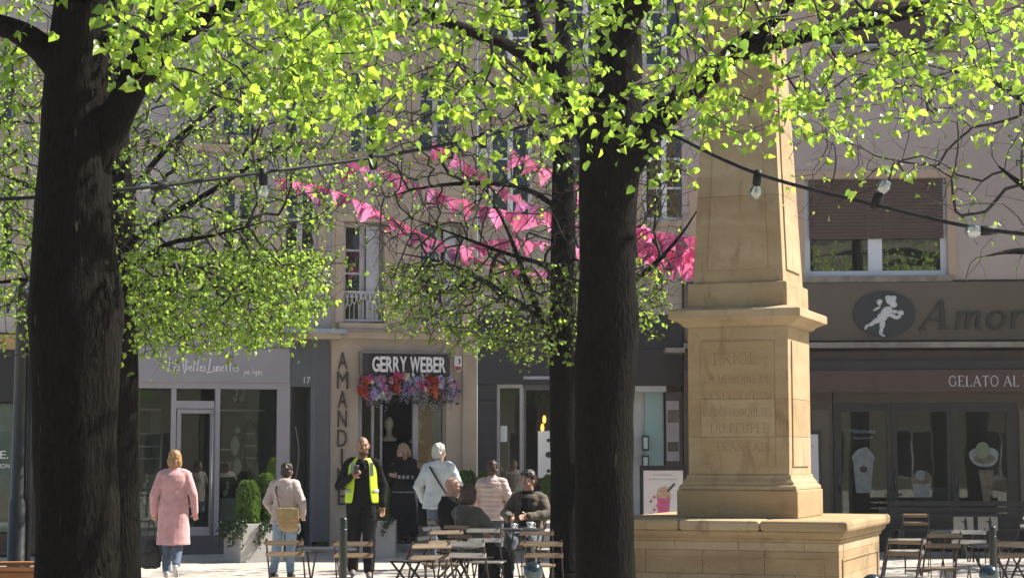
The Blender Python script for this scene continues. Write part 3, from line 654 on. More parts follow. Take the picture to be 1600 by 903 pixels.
# --- dark shopfront in the middle
bc = Bld('dark_shop_building', 745.8, dL(745), 1068, 31.25, 'ochre building with anthracite panelled shopfront behind the twin trunks', 11.5)
rt = bc.root; zf = bc.z(900, 492)
for x in (797, 915, 1038):
    for y0, y1 in ((195, 345), (-30, 105),): bc.open(bc.rect(x - 34, y0, x + 34, y1))
bc.wall(WALL_C, zf, bc.h)
for r in bc.openings: bc.window(r, trim=BEIGE_TRIM, m_frame=WHITE, recess=0.1)
bc.shell(WALL_C, zf, INNER_L)
def panel(x0, y0, x1, y1, m=DARK_PANEL, va=-0.06): return bc.part('cladding_panel', m, x0 + .25, y0 + .3, x1 - .25, y1 - .3, va, 0.25)
bc.part('cladding_backing', BLACK, 746, 492, 1067, 601, 0.0, 0.28)
for x0, x1 in ((746, 818), (818, 900), (900, 985), (985, 1067)):
    for y0, y1 in ((492, 545), (545, 600.5)): panel(x0, y0, x1, y1, DARK_PANEL if x0 < 980 else CHAR)
bc.part('cladding_backing', BLACK, 746, 601, 775.5, 858, 0.0, 0.28)
for y0, y1 in ((601, 625), (625, 698), (698, 775), (775, 858)): panel(746, y0, 775.5, y1)
FR = mat('pale_aluminium', (0.46, 0.43, 0.41), 0.4)
bc.part('light_bar', mat('pale_lilac_bar', (0.45, 0.44, 0.50), 0.4), 818, 588, 864, 592.5, -0.13, -0.062, plane=-.06)
for q in ((776, 600, 781, 850), (781, 600, 817, 606), (812, 606, 818, 850)): bc.part('mullion', FR, *q, -0.02, 0.1)
bc.part('pane', GLASS, 781, 606, 812, 850, 0.04, 0.047)
bc.part('mullion', MATS['mullion_dark'] if 'mullion_dark' in MATS else mat('mullion_dark', (0.13, 0.13, 0.125), 0.5), 818, 600, 990, 609, 0.0, 0.1)
dd = bc.part('door', mat('grey_green_door_frame', (0.16, 0.165, 0.15), 0.5), 818.2, 609, 822, 850, 0.02, 0.08)
bc.part('pane', GLASS_D, 822, 609, 905, 850, 0.04, 0.047, dd)
bc.part('window_notice', WHITE, 782, 665, 792.5, 690, 0.030, 0.034)
bc.part('mullion', FR, 985, 603, 1041, 612, -0.12, 0.1)
bc.part('white_panel', mat('white_gloss_panel', (0.55, 0.55, 0.52), 0.4), 985, 612, 1008, 800, 0.2, 0.3)
bc.part('grey_riser', MATS['pale_grey_mullion'], 985, 800, 1041, 856, 0.1, 0.3)
bc.part('glass_panel', mat('aqua_frosted_glass', (0.30, 0.46, 0.45), 0.25, (0.25, 0.40, 0.40), 1.5), 1008, 612, 1037, 800, 0.12, 0.18)
for y0 in (680, 711): o = bc.part('brochure_rack', BLACK, 1003.5, y0, 1014, y0 + 24, 0.0, 0.1); bc.part('brochure', PALE, 1005.5, y0 + 3, 1012, y0 + 21, -0.01, 0.0, o)
bc.part('poster_wall', mat('brown_poster_wall', (0.06, 0.048, 0.045), 0.5), 1041, 612, 1067, 856, 0.0, 0.3)
ps = bc.part('menu_board', mat('menu_paper', (0.40, 0.34, 0.34), 0.7), 1041, 626, 1061, 720, -0.03, -0.003, plane=0)
for y0, y1, m in ((640, 660, BROWN), (690, 705, BROWN_D)): bc.part('menu_print', m, 1043, y0, 1060, y1, -0.036, -0.0305, ps, plane=0)
bc.part('canopy', LEDGE, 1037, 546, 1067, 553, -0.6, -0.07, plane=-.06)
bc.part('recess_panel', BLACK, 985, 567, 1067, 602.5, -0.075, -0.0605, plane=-.06)
for (x, y) in ((850.5, 655), (847.5, 668)):
    c = bc.uz(x, y, 1.0); t = thing('pendant_lamp', bc.a + bc.t * c[0] + bc.n * 1.0 + Vector((0, 0, c[1])), 0, 'amber filament lamp hanging inside the dark shop, ' + ('upper one' if y < 660 else 'lower one'), 'lamp', 'amber lamps inside the dark shop')
    MB().lathe([(.01, -.07), (.03, -.04), (.032, .02), (.015, .07)], 10).build('bulb', LAMP, t, True); MB().tube([(0, 0, .07), (0, 0, zf - c[1])], 0.006, 5).build('cord', BLACK, t)
# easel with a black and white board inside the doorway
e = ground(857, 29.6); es = thing('easel_board', e, 0, 'narrow easel with white printed board beside the rear trunk', 'easel')
for a in (-.16, .16): MB().bar((a, 0, 0), (a * .5, .06, 1.5), 0.03, 0.03).build('leg', BLACK, es)
MB().bar((0, .5, 0), (0, .08, 1.45), 0.03, 0.03).build('leg', BLACK, es)
eb = B('board', WHITE, es, -.17, .17, -.03, 0, 1.25, 2.0)
for z, rr in ((1.85, .03), (1.62, .05), (1.36, .03)): MB().lathe([(rr * .55, -.003), (rr, -.003), (rr, .003), (rr * .55, .003)], 12).build('printed_ring', BLACK, eb).rotation_euler = (0, 0, 0)
for o in eb.children: o.rotation_euler = (R(90), 0, 0)
for o, z in zip(eb.children, (1.85, 1.62, 1.36)): o.location = (0.0, -.034, z)

# --- ice cream parlour
xk = P(1070, 712, 31.2).x
def dR(px): k = (px - 800) / F_PX; return (31.2 + 0.08 * xk) / (1 + 0.08 * k)
bd = Bld('parlour_building', 1069, dR(1069), 1960, dR(1960), 'pink rendered building with the brown ice cream parlour front', 9.75, 10)
rt = bd.root; zf = bd.z(1400, 438)
w1 = bd.open(bd.rect(1257, 279, 1480, 431)); w2_ = bd.open(bd.rect(1275, 2, 1492, 74)); w3 = bd.open(bd.rect(1640, 279, 1850, 431)); w4 = bd.open(bd.rect(1640, 2, 1850, 74)); w5 = bd.open(bd.rect(1090, 279, 1190, 431)); w6 = bd.open(bd.rect(1090, 2, 1190, 74))
bd.wall(PINK_WALL, zf, bd.h)
bd.shell(PINK_WALL, zf, INNER)
SLAT_M = None
for r in (w1, w2_, w3, w4, w5, w6):
    w = bd.window(r, PVC, GLASS_R, cols=2, rows=1, recess=0.16, fw=0.10, sill=False, trim=PINK_TRIM, bw=0.09)
    B('sill', LEDGE, w, r[0] - .06, r[1] + .06, -0.1, 0.158, r[2] - 0.11, r[2] - 0.002)
    zs = r[2] + (r[3] - r[2]) * 0.385; n = 18; dz = (r[3] - zs) / n
    if r in (w2_, w4, w6): zs = r[2] + 0.12; dz = (r[3] - zs) / n
    mb = MB().box(0, r[1] - r[0] - 0.14, 0, 0.014, 0.001, dz - 0.004); me = mb.mesh('shutter_slat', SHUTTER)
    for i in range(n):
        if zs + (i + 1) * dz > r[3] + 0.01: break
        o = link('shutter_slat', me, w); o.location = (r[0] + 0.09, 0.11, zs + i * dz)
        o.rotation_euler = (R(6), 0, 0)
bd.part('fascia', BROWN, 1069, 440, 1960, 531, -0.07, 0.3)
zl = bd.z(1400, 536); B('ledge', LEDGE, rt, 0, bd.w, -0.3, 0.3, zl - .09, zl); 
bd.part('soffit', BROWN_D, 1069, 548, 1960, 563, -0.12, 0.3, plane=-.1)
bd.part('awning_cassette', CHAR, 1069, 563, 1960, 577, -0.36, 0.0, plane=-.3)
aw = bd.part('awning_valance', AWNING, 1069, 577.5, 1960, 612, -0.40, -0.38)
zz = bd.z(1400, 610, -.4); B('valance_braid', BROWN_D, aw, 0, bd.w, -0.405, -0.401, zz + 0.03, zz + 0.045); zz = bd.z(1400, 581, -.4); B('valance_braid', BROWN_D, aw, 0, bd.w, -0.405, -0.401, zz - 0.03, zz - 0.015)
r = bd.rect(1482, 587, 1640, 603, -.405)
for me, x in serif_line('GELATO AL NATU', r[3] - r[2], bd.u(1656, 595, -.4) - r[0], 0.003, LILAC, gap=.1):
    o = link('letter', me, aw); o.location = ((r[0] + bd.u(1656, 595, -.4)) / 2 + x, -0.402, r[2])
bd.part('wall_panel', BROWN_D, 1069, 612, 1302, 858, -0.02, 0.3); bd.part('wall_panel', BROWN_D, 1592, 612, 1960, 858, -0.02, 0.3); bd.part('wall_panel', BROWN_D, 1302, 612, 1592, 629, -0.02, 0.3)
for x0, x1 in ((1270, 1296), (1594, 1612)): bd.part('pilaster_panel', BROWN, x0, 640, x1, 850, -0.05, -0.021, plane=0)
# three tall glazed leaves
for (x0, x1, g0, g1, n) in ((1303, 1393, 1315, 1386, 0), (1393.5, 1486, 1402, 1480, 1), (1486.5, 1591, 1497, 1573, 2)):
    a = bd.rect(x0, 629.5, x1, 856, 0.04); q = bd.rect(g0, 643, g1, 808, 0.04); mb = MB()
    mb.box(a[0], q[0], .0, .09, a[2], a[3]).box(q[1], a[1], .0, .09, a[2], a[3]).box(q[0], q[1], .0, .09, q[3], a[3]).box(q[0], q[1], .0, .09, a[2], q[2])
    d = mb.build('glazed_door_leaf', CHAR, rt); B('pane', GLASS, d, q[0], q[1], 0.04, 0.047, q[2], q[3])
    MB().tube([(q[0] - .05, -.04, 1.0), (q[0] - .05, -.04, 1.35)], .012, 8).build('handle', CHROME, d, True)
    k = (bd.u(1401) - bd.u(1400))
    CREAM = mat('printed_cream', (0.24, 0.27, 0.28), 0.5, (0.17, 0.19, 0.20), 9); WAFFLE = mat('printed_waffle', (0.17, 0.13, 0.09), 0.6, (0.10, 0.075, 0.05), 12); PIST = mat('printed_pistachio', (0.14, 0.19, 0.10), 0.6, (0.2, 0.23, 0.16), 6)
    def decal(pts, m, x, y, dv=0): # flat sticker on the glass
        c = bd.uz(x, y, 0.036)
        if 6 <= len(pts) <= 12:
            for _ in range(2): pts = [q for i in range(len(pts)) for q in ((pts[i][0] * .75 + pts[(i + 1) % len(pts)][0] * .25, pts[i][1] * .75 + pts[(i + 1) % len(pts)][1] * .25), (pts[i][0] * .25 + pts[(i + 1) % len(pts)][0] * .75, pts[i][1] * .25 + pts[(i + 1) % len(pts)][1] * .75))]
        mb = MB().prism([(c[0] + px * k, c[1] + py * k) for px, py in pts], 0.032 - dv, 0.0385 - dv); return mb.build('window_sticker', m, d)
    if n == 0:
        decal([(-12, -37), (11, -37), (16, 14), (-16, 14)], CREAM, 1349, 733); decal([(-19, 13), (0, 9), (19, 13), (17, 22), (12, 28), (6, 36), (-1, 34), (-9, 31), (-16, 24)], CREAM, 1349, 733, .004); decal(ARC(0, 0, 6, 5, 0, 330, 14), BLACK, 1349, 733, .008)
        for s_, y, w_ in (('Milkshake', 673, 40), ('Signature', 683, 32)):
            c = bd.uz(1348, y + 3.5, .036); me, _ = text_mesh(s_, (6.5 if y < 680 else 5) * k, .002, CREAM, w_ * k, shear=0 if y < 680 else .25); o = link('lettering', me, d); o.location = (c[0], .034, c[1])
    if n == 1:
        decal([(-11, -14), (11, -14), (15, 6), (-15, 6)], CREAM, 1440, 761); decal([(-16, 0), (16, 0), (17, 10), (9, 22), (-8, 20), (-17, 9)], WAFFLE, 1440, 768 - 12, .004); decal(ARC(0, 0, 8, 8, 0, 340, 14), CREAM, 1438, 742, .008)
    if n == 2:
        decal([(-5, -44), (5, -44), (12, 6), (-12, 6)], WAFFLE, 1541, 740, 0); decal([(-24, 4), (-14, -10), (10, -12), (22, 0), (22, 14), (10, 20), (-12, 19), (-23, 14)], CREAM, 1538, 718, .004); decal(ARC(0, 0, 11, 13, 0, 340, 14), PIST, 1535, 703, .010); decal(ARC(0, 0, 17, 8, 0, 340, 14), WAFFLE, 1538, 716, .007)
bd.part('interior_counter', mat('counter_white', (0.35, 0.36, 0.38), 0.5), 1430, 762, 1482, 830, 2.2, 2.8); bd.part('interior_column', mat('cream_column', (0.50, 0.43, 0.28), 0.6), 1316, 640, 1332, 830, 1.6, 2.0); bd.part('interior_panel', mat('rose_panel', (0.20, 0.12, 0.115), 0.6), 1358, 640, 1392, 760, 1.5, 1.6)
bd.part('counter_band', mat('red_band', (0.35, 0.06, 0.05), 0.5), 1374, 783, 1386, 790, 1.0, 1.1); bd.part('counter_band', WHITE, 1374, 791, 1386, 800, 1.0, 1.1)
bd.part('high_table', BROWN_D, 1506, 785, 1586, 789, 0.8, 1.3)
# parlour name sign: oval with white putto, then letters
c = bd.uz(1382, 491, -.1); rs = thing('parlour_sign', bd.a + bd.t * c[0] + Vector((0, 0, c[1])), bd.rz, 'large dark serif Amor letters and oval putto emblem on brown fascia', 'sign')
k = bd.u(1401, 500) - bd.u(1400, 500)
MB().prism([(p[0] * k, p[1] * k) for p in ARC(0, 0, 48.5, 36.5, 0, 352, 44)], -0.115, -0.073).build('oval_plate', mat('oval_black_plate', (0.028, 0.029, 0.033), 0.4), rs)
PUTTO = mat('putto_relief_white', (0.62, 0.63, 0.66), 0.6, (0.5, 0.51, 0.54), 25)
mb = MB(); E = lambda x, y, rx, ry, a=0: mb.ell((x * k, -0.118, y * k), (rx * k, 0.022, ry * k), rot=Matrix.Rotation(-R(a), 3, 'Y'))
E(10, 22, 8, 7.5); E(14, 15, 6, 5); E(6, 26, 5, 4); E(15, 26, 4, 3.5)              # head and curls
E(3, 3, 11, 8, 45); E(-4, -5, 8, 7)                                               # torso, belly
E(13, -3, 8, 3.4, -25); E(20, -5, 6, 3, 18); E(25, 2, 5, 4.5); E(16, 4, 5, 3)      # arms and offered flower
E(-12, -10, 8, 4.5, 20); E(-20, -15, 7, 3.2, 30); E(-29, -20, 5, 2.4, 65)          # back leg
E(-4, -16, 8, 4.5, 80); E(-6, -26, 7, 3.2, 75); E(-4, -33, 5, 2, -30)              # standing leg
E(-9, 18, 5, 3, 120); E(-7, 20, 4, 4); E(-12, 9, 7, 2, 30)                         # wing, sash
mb.build('putto_relief', PUTTO, rs, True)
AMOR_D = mat('black_brown_letter', (0.028, 0.024, 0.021), 0.4)
def am(x, strokes):
    mb = MB(); j = 0
    for pts, w in strokes:
        ws = None
        if isinstance(w, (list, tuple)): ws = [q * k for q in w]
        ribbon(mb, [((x + p[0] + p[1] * .16 - 1382) * k, (p[1] - 24.5) * k) for p in pts], 1 if ws else w * k, -0.125 - j * .0006, -0.09, ws); j += 1
    mb.build('letter', AMOR_D, rs)
am(1438, [([(0, 0), (25, 46)], 3), ([(25, 46), (35, 0)], 8), ([(12, 15), (30, 15)], 3), ([(-5, 1), (9, 1)], 2.5), ([(27, 1), (44, 1)], 2.5)])
def arch(x, w): return [(x, 4), (x + w * .25, 24), (x + w * .7, 27), (x + w, 20)]
am(1490, [([(4, 0), (4, 27)], 6), ([(-1, 26), (4, 27)], 3), ([(4, 14), (9, 25), (15, 28), (19, 25)], [3, 4, 5, 6]), ([(19, 26), (19, 0)], 6), ([(20, 14), (25, 25), (31, 28), (35, 25)], [3, 4, 5, 6]), ([(35, 26), (35, 3), (41, 2)], 6), ([(0, 1), (8, 1)], 2.5), ([(15, 1), (23, 1)], 2.5)])
am(1540, [(ARC(13, 14, 12, 13.5, 0, 360, 20), [3.5 + 3 * abs(math.cos(R(18 * i))) for i in range(21)])])
am(1576, [([(4, 0), (4, 27)], 6), ([(-1, 26), (4, 27)], 3), ([(4, 13), (10, 26), (16, 29), (20, 25)], [3, 4, 5, 6]), ([(0, 1), (9, 1)], 2.5)])
am(1606, [([(4, 0), (4, 27)], 6), ([(-1, 26), (4, 27)], 3), ([(4, 42), (5, 45)], 5)])
am(1624, [([(4, 0), (4, 27)], 6), ([(-1, 26), (4, 27)], 3), ([(4, 14), (9, 25), (15, 28), (19, 25)], [3, 4, 5, 6]), ([(19, 26), (19, 3), (25, 2)], 6)])
am(1656, [(ARC(13, 14, 12, 13.5, 0, 360, 20), [3.5 + 3 * abs(math.cos(R(18 * i))) for i in range(21)])])

# --- building across the square, behind the viewer: shows only as reflections and bounced light
bx = Bld('opposite_building', 0, 20, 100, 20, 'pale yellow building across the square, mirrored in the upper windows', 13)
bx.root.location = (24, -26, 0); bx.root.rotation_euler = (0, 0, R(180)); bx.w = 48
for i in range(12):
    for z in (0.6, 4.6, 8.2): bx.open((1.2 + i * 4, 3.0 + i * 4, z, z + 2.2))
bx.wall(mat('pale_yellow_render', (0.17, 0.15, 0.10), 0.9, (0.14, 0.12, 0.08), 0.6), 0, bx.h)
bx.shell(MATS['pale_yellow_render'], 4.0)
for r in bx.openings: bx.window(r, cols=2, rows=1, sill=False)

# ---------------------------------------------------------------- monument
MD = 21.6; mc = ground(1173, MD)
mon = thing('obelisk_monument', mc, R(-21), 'honey sandstone obelisk on an inscribed pedestal rising from a square stone basin', 'monument')
def mz(py, d=21.05): return P(1173, py, d).z
def sq(name, rings, m, parent=mon, bevel=0.006):      # square stone turned to a profile: (half size, z)
    mb = MB(); b = 0
    for h, z in rings: mb.v += [(-h, -h, z), (h, -h, z), (h, h, z), (-h, h, z)]
    n = len(rings)
    for i in range(n - 1):
        for k in range(4): k2 = (k + 1) % 4; mb.f.append((i * 4 + k, i * 4 + k2, i * 4 + 4 + k2, i * 4 + 4 + k))
    mb.f.append((3, 2, 1, 0)); e = (n - 1) * 4; mb.f.append((e, e + 1, e + 2, e + 3))
    return mb.build(name, m, parent, bevel=bevel)
zt = mz(812, 20.3); zl = mz(829, 20.3); zc = mz(846, 20.3)
# basin: courses of blocks on each face, with open joints
hb = 1.27; courses = [(0.0, 0.30), (0.303, 0.56), (0.563, zc - 0.003)]
B('core', SOIL, mon, -hb + .2, hb - .2, -hb + .2, hb - .2, 0, zc - .01)
cuts = [[-1, -.52, .06, .62, 1], [-1, -.72, -.2, .35, 1], [-1, -.45, .12, .7, 1]]; STN = [STONE, STONE_B, STONE_C]; bi = 0
for side in range(4):
    for ci, (z0, z1) in enumerate(courses):
        cc = cuts[(ci + side) % 3]
        for j in range(4):
            a, b = cc[j] * hb, cc[j + 1] * hb
            if side % 2: a, b = max(a, -hb + .26), min(b, hb - .26)
            o = MB().box(a + .002, b - .002, -hb, -hb + .25, z0, z1).build('block', STN[(bi * 7 + j * 5 + ci) % 3], mon, bevel=0.003); o.rotation_euler = (0, 0, R(90) * side); bi += 1
# raised panel frames on the front and right of the basin
for side in range(4):
    mb = MB(); p = hb - .16; t = .02
    for q in ((-p, p, -hb - .012, -hb - .001, .46, .46 + t), (-p, -p + t, -hb - .012, -hb - .001, 0.02, .458), (p - t, p, -hb - .012, -hb - .001, 0.02, .458)): mb.box(*q)
    o = mb.build('panel_fillet', STONE_C, mon); o.rotation_euler = (0, 0, R(90) * side)
hs = 1.39
sq('moulding', [(hb + .015, zc), (hb + .03, zc + .03), (hb + .02, zc + .034), (hb + .06, zc + .07), (hs - .04, zl - .003)], STONE_C)
for i, (x0, x1, y0, y1) in enumerate(((-hs, -.5, -hs, -.2), (-.497, .42, -hs, -.2), (.423, hs, -hs, -.2), (-hs, -.3, -.197, hs), (-.297, .5, -.197, hs), (.503, hs, -.197, hs))):
    MB().box(x0, x1, y0, y1, zl, zt).build('coping_stone', STN[i % 3], mon, bevel=0.035)
zp1 = mz(766); zp2 = mz(741); zd = mz(511)
sq('plinth', [(.705, zt + .001), (.705, zp1), (.68, zp1 + .01)], STONE_C, bevel=.01)
sq('base_moulding', [(.69, zp1 + .012), (.685, zp1 + .05), (.65, zp1 + .075), (.65, zp1 + .095), (.615, zp1 + .14), (.608, zp2 - .003)], STONE)
zj1, zj2 = mz(682), mz(623); hd = .59
for i, (z0, z1) in enumerate(((zp2, zj1 - .002), (zj1, zj2 - .002), (zj2, zd))):
    sq('die_block', [(hd, z0), (hd, z1)], STN[(i + 1) % 3], bevel=.0015)
    for side in range(4):
        z0p, z1p = max(z0, zp2 + .09), min(z1, zd - .16)
        o = MB().box(-.43, .43, -hd - .016, -hd - .0005, z0p + .001, z1p - .001).build('panel_block', STN[(i + side) % 3], mon, bevel=.0015); o.rotation_euler = (0, 0, R(90) * side)
zk1, zk2, zk3 = mz(500), mz(488), mz(479)
sq('cornice', [(hd + .002, zd + .002), (hd + .05, zd + .02), (hd + .07, zd + .05), (.72, zk1), (.775, zk1 + .02), (.775, zk2 + .02), (.76, zk2 + .03), (.62, zk3)], STONE_B, bevel=.004)
zo = mz(441); 
sq('obelisk_base', [(.588, zk3 + .002), (.585, zo - .01), (.575, zo)], STONE)
za = mz(420); ztop = zo + 5.2; hA, slope = .535, .046
zz = zo + .002; i = 0; edges = [zo + .002, zo + 1.02, zo + 2.05, zo + 3.1, zo + 4.15, ztop]
for z0, z1 in zip(edges[:-1], edges[1:]):
    sq('shaft_block', [(hA - slope * (z0 - zo), z0), (hA - slope * (z1 - zo), z1 - .003)], STN[i % 3], bevel=.004)
    for side in range(4):   # raised tapering panel, one slab to each course
        a0, a1 = max(z0, za), z1 - .004; h0, h1 = hA - slope * (a0 - zo), hA - slope * (a1 - zo); mb = MB()
        mb.v += [(-h0 + .17, -h0 + .05, a0), (h0 - .17, -h0 + .05, a0), (h1 - .17, -h1 + .05, a1), (-h1 + .17, -h1 + .05, a1), (-h0 + .17, -h0 - .018, a0), (h0 - .17, -h0 - .018, a0), (h1 - .17, -h1 - .018, a1), (-h1 + .17, -h1 - .018, a1)]
        mb.f += [(0, 1, 2, 3), (4, 5, 6, 7), (0, 1, 5, 4), (1, 2, 6, 5), (2, 3, 7, 6), (3, 0, 4, 7)]
        o = mb.build('panel_block', STN[(i + side) % 3], mon, bevel=.0015); o.rotation_euler = (0, 0, R(90) * side)
    i += 1
sq('pyramidion', [(hA - slope * 5.2, ztop), (.02, ztop + .6)], STONE)
inscr = bpy.data.objects.new('inscription', None); COL.objects.link(inscr); inscr.parent = mon
for txt, y, hpx, wpx in (('ERIGE', 569, 18, 70), ('EN MEMOIRE DE', 598, 12.5, 106), ('LA REVOLUTION', 624, 12.5, 108), ('ET DES CONQUETES', 650, 12, 108), ('DU PEUPLE', 676, 14.5, 92), ('FRANCAIS', 705, 14, 84)):
    h = hpx / 135; z = mz(y); 
    off = {'ERIGE': -.02, 'DU PEUPLE': .02, 'FRANCAIS': .06}.get(txt, 0)
    for me, x in serif_line(txt, h, wpx / 132, .0014, ENGRAVE, bold=.8):
        o = link('engraved_letter', me, mon); o.location = (x + off, -hd - .0164, z)
bpy.data.objects.remove(inscr)

# ---------------------------------------------------------------- trees
def chaikin(pts, it=2):
    for _ in range(it):
        q = [pts[0]]
        for a, b in zip(pts[:-1], pts[1:]): q += [a * .75 + b * .25, a * .25 + b * .75]
        pts = q + [pts[-1]]
    return pts
def rough_tube(pts, rad, n, amp, seed, freq=3.0):
    mb = MB(); mb.tube(pts, rad, n)
    s = Vector((seed, seed * 2.3, 0)); out = []; cnt = len(pts)
    for i, v in enumerate(mb.v):
        v = Vector(v); c = pts[i // n]; d = (v - c); r = d.length
        if r > 1e-6:
            f = noise.noise(Vector((v.x * freq * 3, v.y * freq * 3, v.z * freq * .5)) + s) * .6 + noise.noise(Vector((v.x, v.y, v.z * .9)) * freq + s) * .9
            v = c + d * (1 + amp * f)
        out.append(tuple(v))
    mb.v = out; return mb
LEAF_V = np.array([(0, 0, 0), (.30, -.04, .0), (.47, .28, .0), (.30, .68, .0), (0, 1.08, -.10), (-.30, .68, .0), (-.47, .28, .0), (-.30, -.04, .0), (0, .34, -.0)], 'f')
def leaf_proto(fold, curl):
    v = LEAF_V.copy(); v[:, 2] = np.abs(v[:, 0]) * fold - curl * v[:, 1] ** 2; v[:, 1] *= .95; return v
LEAF_F = [(0, 1, 8), (1, 2, 8), (2, 3, 8), (3, 4, 8), (4, 5, 8), (5, 6, 8), (6, 7, 8), (7, 0, 8)]
PROTOS = [leaf_proto(.35, .12), leaf_proto(.6, .25), leaf_proto(.15, .3), leaf_proto(.9, .1)]
LEAF_ME = {}
def leaf_mesh(i, m):
    if (i, m.name) not in LEAF_ME:
        me = bpy.data.meshes.new('leaf'); me.from_pydata([tuple(map(float, q)) for q in PROTOS[i]], [], LEAF_F); me.materials.append(m)
        me.polygons.foreach_set('use_smooth', [True] * 8); LEAF_ME[(i, m.name)] = me
    return LEAF_ME[(i, m.name)]
def leaf_frame(rng, droop):
    a = rng.random() * 2 * math.pi; h = math.sqrt(max(0, 1 - droop * droop)); y = Vector((math.cos(a) * h, math.sin(a) * h, -droop))
    n = Vector((rng.gauss(0, 1), rng.gauss(0, 1), rng.gauss(0.35, .9))); n = (n - y * n.dot(y)).normalized(); x = y.cross(n)
    return Matrix((x, y, n)).transposed()
def mass(name, leaves, m, parent):
    if not leaves: return None
    allv = np.concatenate([(PROTOS[pi] * s) @ np.array(M.transposed()) + np.array(p) for (p, M, s, pi) in leaves]).astype('f')
    n = len(leaves); f = (np.array(LEAF_F)[None] + (np.arange(n) * 9)[:, None, None]).reshape(-1, 3)
    me = bpy.data.meshes.new(name); me.vertices.add(n * 9); me.vertices.foreach_set('co', allv.ravel())
    me.loops.add(f.size); me.loops.foreach_set('vertex_index', f.ravel().astype('i')); me.polygons.add(len(f))
    me.polygons.foreach_set('loop_start', np.arange(0, f.size, 3, dtype='i')); me.polygons.foreach_set('use_smooth', np.ones(len(f), bool)); me.update(calc_edges=True); me.materials.append(m)
    o = link(name, me, parent); return o
def in_poly_y(px, table):
    xs = [t[0] for t in table]; ys = [t[1] for t in table]; return float(np.interp(px, xs, ys))
def project(p):
    r = Vector(p) - Vector((0, 0, CAM_Z)); zc = r.y * cp + r.z * sp; yc = -r.y * sp + r.z * cp
    return CX + F_PX * r.x / zc, CY - F_PX * yc / zc, zc

